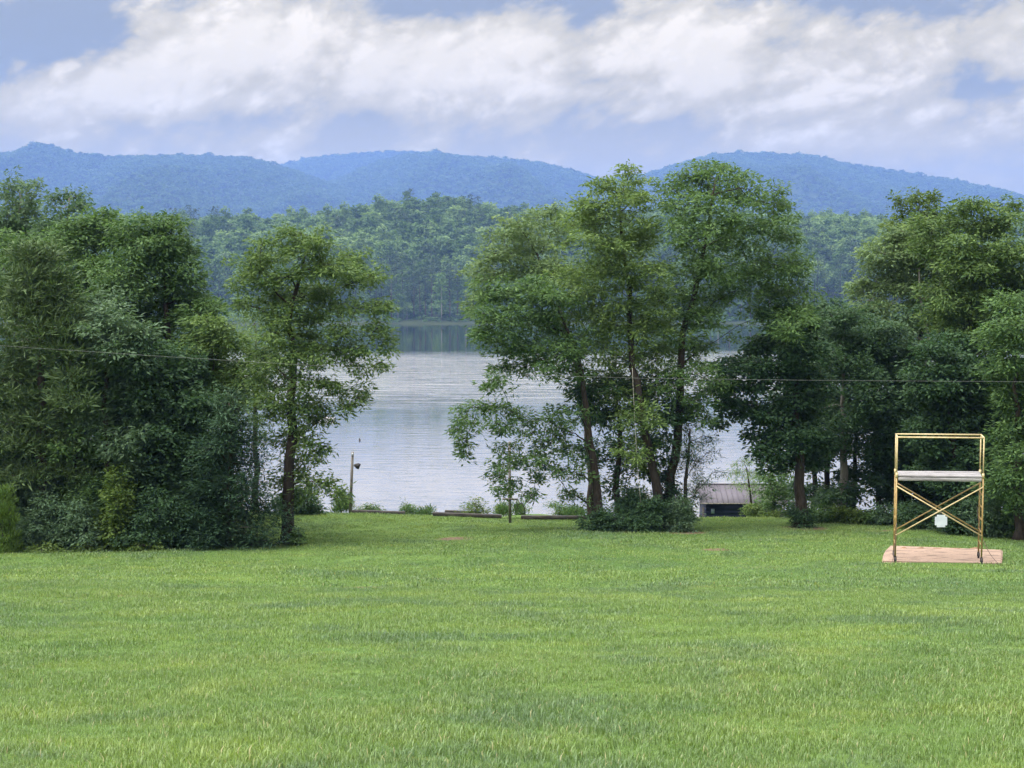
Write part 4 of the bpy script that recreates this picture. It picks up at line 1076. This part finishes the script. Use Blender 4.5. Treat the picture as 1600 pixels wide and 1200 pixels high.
# floating things on the lake
bp_ = P(562, 688, 141)
bp_.z = 0
mb = MB().tube([(0, 0, -0.1), (0, 0, 0.05), (0, 0, 0.13), (0, 0, 0.22)], [0.07, 0.09, 0.07, 0.02], 10)
tag(link('buoy', mb.mesh('buoy', M['rubber'], True), loc=bp_), 'small dark buoy floating on the lake above the lamp pole', 'buoy')
dp_ = P(505, 656, 162); dp_.z = 0
dk = empty('floating_dock', dp_, 'pale floating dock jutting out behind the walnut foliage', 'dock')
mb = MB().box((0, 0, 0.22), (2.4, 1.6, 0.08), bev=0.01); link('deck', mb.mesh('deck', M['plank']), dk)
for k in (-1, 1):
    mb = MB().tube([(-1.1, k * 0.5, 0.07), (1.1, k * 0.5, 0.07)], 0.12, 10); link('float', mb.mesh('float', M['white_plate'], True), dk)

# fallen pale branch by the hemlock
b = P(384, 824, 40.6)
mb = MB().tube([b + Vector((-0.14, 0, 0.0)), b + Vector((0.02, 0, 0.01)), b + Vector((0.14, 0, 0.0))], [0.012, 0.014, 0.01], 6)
mb.tube([b + Vector((0.02, 0, 0.0)), b + Vector((-0.05, 0, 0.16))], [0.01, 0.006], 5)
tag(link('dead_branch', mb.mesh('dead_branch', M['bark_pale'], True, off=b), loc=b), 'short pale dead branch caught in the hemlock foliage', 'branch')

# hanging rope in the clump and the overhead cable
M['rope'] = plain_mat('pale_rope', (0.34, 0.33, 0.29), (0.46, 0.44, 0.40), 0.8)
M['wire'] = plain_mat('grey_cable', (0.10, 0.11, 0.11), (0.16, 0.17, 0.17), 0.5)
rp = [P(988, 575, 45.2), P(990, 620, 45.2), P(993, 700, 45.2), P(1001, 785, 45.2)]
mb = MB().tube(bez(*rp, n=12), 0.007, 5)
tag(link('rope', mb.mesh('rope', M['rope'], True, off=rp[-1]), loc=rp[-1]), 'long pale rope hanging down inside the clump of trees', 'rope')
cab = []
for px, py in [(-500, 505), (-250, 524), (0, 540), (240, 556), (470, 570), (740, 583), (1000, 591), (1250, 594), (1450, 595.5), (1600, 596.5), (1850, 596), (2150, 592)]:
    cab.append(P(px, py, 37.5))
mb = MB().tube(cab, 0.0030, 5)
tag(link('overhead_cable', mb.mesh('overhead_cable', M['wire'], True)), 'thin overhead cable strung across the whole lawn before the trees', 'cable')

# ------------------------------------------------------------------ the woods go on on both sides
def copy_tree(src, x, y, rz, sc_, label, name):
    c = src.copy(); COL.objects.link(c)
    c.name = name
    c.location = (x, y, gz(x, y) - 0.08); c.rotation_euler = (0, 0, rz); c.scale = (sc_, sc_, sc_)
    c['label'] = label
    for ch in src.children:
        k = ch.copy(); COL.objects.link(k); k.parent = c
        k.name = ch.name.split('.')[0]
    return c
def find(part):
    return [o for o in SC.objects if o.get('label', '').startswith(part)][0]
mple, brd, rnd_ = find('dark dense maple directly'), find('big yellow green broadleaf'), find('tall dense broadleaf tree with rounded')
for src, x, y, rz, sc_, lab in [
    (brd, 18.8, 46.0, 2.2, 1.0, 'tall broadleaf of the wood past the bright leaved tree and away from the scaffold'),
    (mple, 17.4, 42.5, 1.1, 1.15, 'dark maple low in the wood just past the bright leaved tree'),
    (rnd_, 22.5, 44.0, 0.7, 1.0, 'rounded broadleaf deeper in the wood two trees past the bright leaved tree'),
    (mple, 20.4, 40.5, 3.0, 1.2, 'dark maple at the grass edge two trees past the bright leaved tree'),
    (rnd_, -18.4, 46.5, 1.9, 1.0, 'rounded broadleaf of the wood behind the cedar and away from the lake gap'),
    (mple, -16.6, 42.0, 0.4, 1.25, 'dark maple at the wood edge next past the cedar'),
    (brd, -21.5, 44.0, 2.6, 0.95, 'yellow green broadleaf two trees past the cedar')]:
    copy_tree(src, x, y, rz, sc_, lab, 'broadleaf_tree')

# ------------------------------------------------------------------ instancing for uncountable growth
def gn_scatter(name, pts, protos, scale, rot, var, label, cat):
    """one mesh of points, geometry nodes put a prototype on each of them"""
    me = bpy.data.meshes.new(name)
    me.vertices.add(len(pts)); me.vertices.foreach_set('co', np.asarray(pts, np.float32).ravel())
    for an, typ, val in (('sc', 'FLOAT', scale), ('rz', 'FLOAT', rot), ('vi', 'INT', var)):
        a = me.attributes.new(an, typ, 'POINT')
        a.data.foreach_set('value', np.asarray(val, np.float32 if typ == 'FLOAT' else np.int32))
    me.update()
    o = link(name, me)
    tag(o, label, cat, kind='stuff')
    coll = bpy.data.collections.new(name + '_prototypes')
    for i, pm in enumerate(protos):
        coll.objects.link(bpy.data.objects.new('%s_%02d' % (name, i), pm))
    ng = bpy.data.node_groups.new(name, 'GeometryNodeTree')
    ng.interface.new_socket('Geometry', in_out='INPUT', socket_type='NodeSocketGeometry')
    ng.interface.new_socket('Geometry', in_out='OUTPUT', socket_type='NodeSocketGeometry')
    gi, go = ng.nodes.new('NodeGroupInput'), ng.nodes.new('NodeGroupOutput')
    ci = ng.nodes.new('GeometryNodeCollectionInfo')
    ci.inputs['Collection'].default_value = coll
    ci.inputs['Separate Children'].default_value = True
    ci.inputs['Reset Children'].default_value = True
    ip = ng.nodes.new('GeometryNodeInstanceOnPoints')
    ip.inputs['Pick Instance'].default_value = True
    def attr(n_, t_):
        a = ng.nodes.new('GeometryNodeInputNamedAttribute'); a.data_type = t_
        a.inputs['Name'].default_value = n_
        return [s for s in a.outputs if s.enabled and s.name == 'Attribute'][0]
    cx = ng.nodes.new('ShaderNodeCombineXYZ')
    ng.links.new(attr('rz', 'FLOAT'), cx.inputs[2])
    ng.links.new(gi.outputs[0], ip.inputs['Points'])
    ng.links.new(ci.outputs[0], ip.inputs['Instance'])
    ng.links.new(attr('vi', 'INT'), ip.inputs['Instance Index'])
    ng.links.new(cx.outputs[0], ip.inputs['Rotation'])
    ng.links.new(attr('sc', 'FLOAT'), ip.inputs['Scale'])
    ng.links.new(ip.outputs[0], go.inputs[0])
    md = o.modifiers.new('scatter', 'NODES'); md.node_group = ng
    return o

# far trees -----------------------------------------------------------------
M['far_a'] = leaf_mat('far_leaf_green', (0.046, 0.091, 0.027), (0.108, 0.187, 0.055), rv=0.7)
M['far_b'] = leaf_mat('far_leaf_pale', (0.079, 0.146, 0.045), (0.179, 0.271, 0.090), rv=0.7)
M['far_c'] = leaf_mat('far_needle', (0.022, 0.045, 0.020), (0.050, 0.084, 0.034), trans=0.15, rv=0.6)
def far_crown(kind, seed):
    rg = np.random.default_rng(seed)
    V, T = [], []
    if kind == 'round':
        for i in range(12):
            a = i * 2.4 + rg.uniform(-0.5, 0.5); f = (i + 0.5) / 12
            r = 4.0 * math.sqrt(f); z = 17.5 - 5.5 * f ** 1.3 + rg.uniform(-0.7, 0.7)
            v, t, _ = lobe_leaves(np.array([math.cos(a) * r, math.sin(a) * r, z]), np.array([2.3, 2.3, 2.0]) * rg.uniform(0.8, 1.15), 66, 1.0, 0.75, 0.7, 'broad', rg)
            V.append(v); T.append(t)
        v, t, _ = lobe_leaves(np.array([0, 0, 11.5]), np.array([3.6, 3.6, 3.0]), 150, 1.1, 0.8, 0.9, 'broad', rg)
        V.append(v); T.append(t)
    elif kind == 'poplar':
        for i in range(10):
            f = i / 9.0; z = 7 + 14 * f
            v, t, _ = lobe_leaves(np.array([rg.uniform(-1, 1) * (1 - f), rg.uniform(-1, 1) * (1 - f), z]), np.array([3.9, 3.9, 2.2]) * (1.05 - 0.75 * f ** 1.4), 76, 1.0, 0.7, 0.8, 'broad', rg)
            V.append(v); T.append(t)
    else:
        for i in range(9):
            f = i / 8.0; z = 9 + 14 * f
            v, t, _ = lobe_leaves(np.array([rg.uniform(-1, 1), rg.uniform(-1, 1), z]), np.array([3.2, 3.2, 0.9]) * (1.0 - 0.7 * f), 58, 1.2, 0.4, 0.9, 'flat', rg)
            V.append(v); T.append(t)
    return np.concatenate(V), np.concatenate(T)
far_kinds = [('round', 'far_a'), ('round', 'far_a'), ('round', 'far_b'), ('poplar', 'far_b'), ('poplar', 'far_a'), ('pine', 'far_c'), ('pine', 'far_c'), ('round', 'far_b')]
far_parts, far_joined = [], []
for i, (k, mt) in enumerate(far_kinds):
    V, T = far_crown(k, 100 + i)
    mbt = MB().tube([(0, 0, -0.5), (0.1, 0, 6), (0.0, 0.1, 12), (0, 0, 18)], [0.26, 0.2, 0.14, 0.05], 5)
    tm = mbt.mesh('trunk', M['bark_pale'] if k != 'pine' else M['bark_pine'], True)
    cm = mesh_np('crown', V, quads_for(len(V)), tint=T, mats=[M[mt]])
    far_parts.append((tm, cm))
    tv = np.concatenate(mbt.v); n0 = len(V)
    q = np.concatenate([quads_for(n0), np.array(mbt.q) + n0])
    far_joined.append(mesh_np('far_tree', np.concatenate([V, tv]), q, tint=np.concatenate([T, np.zeros(len(tv))]),
                              mats=[M[mt], M['bark']], midx=np.concatenate([np.zeros(n0 // 4), np.ones(len(mbt.q))])))
# forest on the far hill
pts = []
cell = 6.9
for y in np.arange(SHORE + 16, 930, cell):
    hw = 0.36 * y + 40
    for x in np.arange(-hw, hw, cell):
        if rng.random() < 0.93:
            pts.append((x + rng.uniform(-2.6, 2.6), y + rng.uniform(-2.6, 2.6)))
pts = np.array(pts)
pz_ = hill_z(pts[:, 0], pts[:, 1])
n = len(pts)
patch = np.sin(pts[:, 0] * 0.05) + np.sin(pts[:, 1] * 0.06 + 1) + rng.normal(0, 0.9, n)
var = np.where(patch > 0.2, rng.choice([0, 1, 2, 7, 3], n), rng.choice([0, 1, 2, 7, 4, 5], n))
var = np.where(pts[:, 1] < SHORE + 75, rng.choice([0, 1, 3, 4, 5, 6, 5, 6, 7], n), var)
gn_scatter('forest', np.column_stack([pts, pz_]), far_joined, (0.58 + 0.62 * rng.random(n) ** 1.3) * np.where(pts[:, 1] < SHORE + 60, 0.86, 1.0), rng.uniform(0, 6.28, n), var,
           'dense mixed forest covering the hill across the lake', 'forest')
# the row standing at the water's edge, one by one
SH = [  # (px, kind index, scale, label)
    (612, 5, 0.85, 'far shore pine beside the walnut foliage'), (622, 4, 0.62, 'far shore poplar with slim dark trunk near the dock side'),
    (630, 3, 0.42, 'small pale crowned far shore tree on the grassy strip'), (636, 2, 0.36, 'second small pale far shore tree leaning by the first'),
    (647, 6, 0.9, 'far shore pine behind the small pale trees'), (656, 5, 0.8, 'far shore pine with bare pale trunk by the grassy strip'),
    (665, 6, 0.78, 'far shore pine with thin trunk next to the bare pale one'), (675, 5, 0.95, 'tall far shore pine with long white trunk'),
    (690, 4, 0.8, 'far shore poplar past the tall white trunk'), (703, 6, 0.86, 'far shore pine leaning over dark water'),
    (715, 5, 0.82, 'far shore pine with paired trunks'), (728, 0, 0.8, 'far shore broadleaf beside the clump foliage'),
    (1122, 0, 0.8, 'far shore broadleaf seen through the clump gap'), (1140, 5, 0.86, 'far shore pine seen through the clump gap'),
    (1158, 4, 0.8, 'far shore poplar seen through the clump gap'), (1172, 6, 0.82, 'far shore pine at the clump gap edge')]
for px, k, s_, lab in SH:
    y = float(shore_y((px - 800) / FPX * SHORE)) + rng.uniform(5, 11)
    x = (px - 800) / FPX * y
    e = empty('shore_tree', (x, y, float(hill_z(x, y)) - 0.2), lab, 'tree', 'trees along the far shore', rz=rng.uniform(0, 6.28))
    e.scale = (s_, s_, s_)
    tm, cm = far_parts[k]
    link('trunk', tm, e); link('crown', cm, e)
# reeds and low growth along the far waterline
pm = []
for i in range(3):
    rg = np.random.default_rng(300 + i)
    v, t, _ = lobe_leaves(np.array([0, 0, 0.7]), np.array([2.2, 1.2, 0.8]), 110, 0.8, 0.4, 0.5, 'broad', rg)
    pm.append(mesh_np('bank_bush', v, quads_for(len(v)), tint=t, mats=[M['far_a']]))
bx_ = np.tile(np.arange(-210, 210, 1.5), 5); bx_ = bx_ + rng.uniform(-1.5, 1.5, len(bx_))
by_ = shore_y(bx_) + np.concatenate([rng.uniform(0.5, 7, len(bx_) // 5), rng.uniform(6, 60, len(bx_) - len(bx_) // 5)])
gn_scatter('bank_growth', np.column_stack([bx_, by_, np.maximum(hill_z(bx_, by_), 0.1)]), pm, np.where(by_ < shore_y(bx_) + 7, rng.uniform(0.4, 0.9, len(bx_)), rng.uniform(0.9, 2.2, len(bx_))), rng.uniform(0, 6.28, len(bx_)), rng.integers(0, 3, len(bx_)),
           'low bushes and reeds along the far waterline', 'bushes')
# mountain forest
pm = []
for i in range(4):
    rg = np.random.default_rng(400 + i)
    V, T = [], []
    for j in range(4):
        v, t, _ = lobe_leaves(np.array([rg.uniform(-2, 2), rg.uniform(-2, 2), rg.uniform(4, 9)]), np.array([3.2, 3.2, 2.8]) * rg.uniform(0.7, 1.1), 26, 2.6, 2.2, 1.4, 'broad', rg)
        V.append(v); T.append(t)
    V = np.concatenate(V); T = np.concatenate(T)
    pm.append(mesh_np('mountain_tree', V, quads_for(len(V)), tint=T, mats=[M['far_a'] if i < 3 else M['far_c']]))
mp = np.concatenate(mount_pts); msz = mp[:, 3]; mp = mp[:, :3]
n = len(mp)
gn_scatter('mountain_forest', mp, pm, rng.uniform(0.7, 1.35, n) * (mp[:, 1] / 3400) ** 0.7 * msz, rng.uniform(0, 6.28, n), rng.integers(0, 4, n), 'unbroken forest covering the blue mountain ridges', 'forest')

# grass -----------------------------------------------------------------------
def tuft(seed, nb, rad, h, wd):
    rg = np.random.default_rng(seed)
    V, Q, T3, T = [], [], [], []
    for i in range(nb):
        a = rg.uniform(0, 6.28); r = rad * math.sqrt(rg.random())
        b = np.array([math.cos(a) * r, math.sin(a) * r, -0.01])
        hh = h * rg.uniform(0.45, 1.25)
        ln = rg.uniform(0, 6.28); lean = rg.uniform(0.1, 0.75) * hh
        dv = np.array([math.cos(ln), math.sin(ln), 0]); sv = np.array([-dv[1], dv[0], 0]) * wd * rg.uniform(0.7, 1.3) / 2
        m1 = b + dv * lean * 0.3 + np.array([0, 0, hh * 0.6]); t1 = b + dv * lean + np.array([0, 0, hh * (1 - 0.25 * lean / hh)])
        n0 = len(V)
        V += [b - sv, b + sv, m1 + sv * 0.85, m1 - sv * 0.85, t1]
        Q.append((n0, n0 + 1, n0 + 2, n0 + 3)); T3.append((n0 + 3, n0 + 2, n0 + 4))
        T += [rg.random()] * 5
    return mesh_np('tuft', np.array(V), Q, T3, tint=T, mats=[M['grass']])
def on_pad(x, y):
    return (x > SX - 1.22) & (x < SX + 1.58) & (y > SY - 0.42) & (y < SY + 1.8)
def scatter_grass(name, y0, y1, dens, protos, smin, smax, label):
    area = 0.5 * 0.80 * (y1 * y1 - y0 * y0) + 5 * (y1 - y0)
    n = int(area * dens)
    y = np.sqrt(rng.uniform(y0 * y0, y1 * y1, n))
    x = rng.uniform(-1, 1, n) * (0.40 * y + 2.0)
    ok = ~on_pad(x, y)
    for sx_, sy_, sr_ in SOIL:
        ok &= np.hypot(x - sx_, y - sy_) > sr_ * rng.uniform(0.5, 1.15, n)
    x, y = x[ok], y[ok]; n = len(x)
    clump = np.sin(x * 1.7 + np.sin(y * 1.3) * 2) * np.sin(y * 1.9 + np.sin(x * 0.9) * 2)
    s = rng.uniform(smin, smax, n) * (1 + 0.34 * clump)
    gn_scatter(name, np.column_stack([x, y, terrain(x, y)]), protos, s, rng.uniform(0, 6.28, n), rng.integers(0, len(protos), n), label, 'grass')
near = [tuft(500 + i, 44, 0.105, 0.046, 0.0038) for i in range(6)]
midt = [tuft(520 + i, 48, 0.175, 0.046, 0.0062) for i in range(6)]
fart = [tuft(540 + i, 46, 0.34, 0.050, 0.013) for i in range(6)]
scatter_grass('grass', 5.0, 15.0, 150, near, 0.7, 1.35, 'long fine grass blades of the near slope')
scatter_grass('grass', 15.0, 28.0, 62, midt, 0.7, 1.3, 'grass blades of the middle slope')
scatter_grass('grass', 28.0, 57.0, 20, fart, 0.6, 1.15, 'short mown grass running to the trees and the bank')

# ------------------------------------------------------------------ haze
m, nt = new_mat('haze_air')
pv = nt.n('ShaderNodeVolumePrincipled')
pv.inputs['Color'].default_value = (0.205, 0.352, 0.78, 1)
pv.inputs['Density'].default_value = 0.000165
pv.inputs['Anisotropy'].default_value = 0.1
o = nt.n('ShaderNodeOutputMaterial'); nt.put(o.inputs['Volume'], pv.outputs[0])
top = float(mp[:, 2].max()) + 30
mb = MB().box((0, 3350, (top - 6.5) / 2), (8200, 7700, top + 6.5))
hz = link('haze', mb.mesh('haze', m))
tag(hz, 'thin blue summer haze filling the valley air', 'haze', kind='stuff')
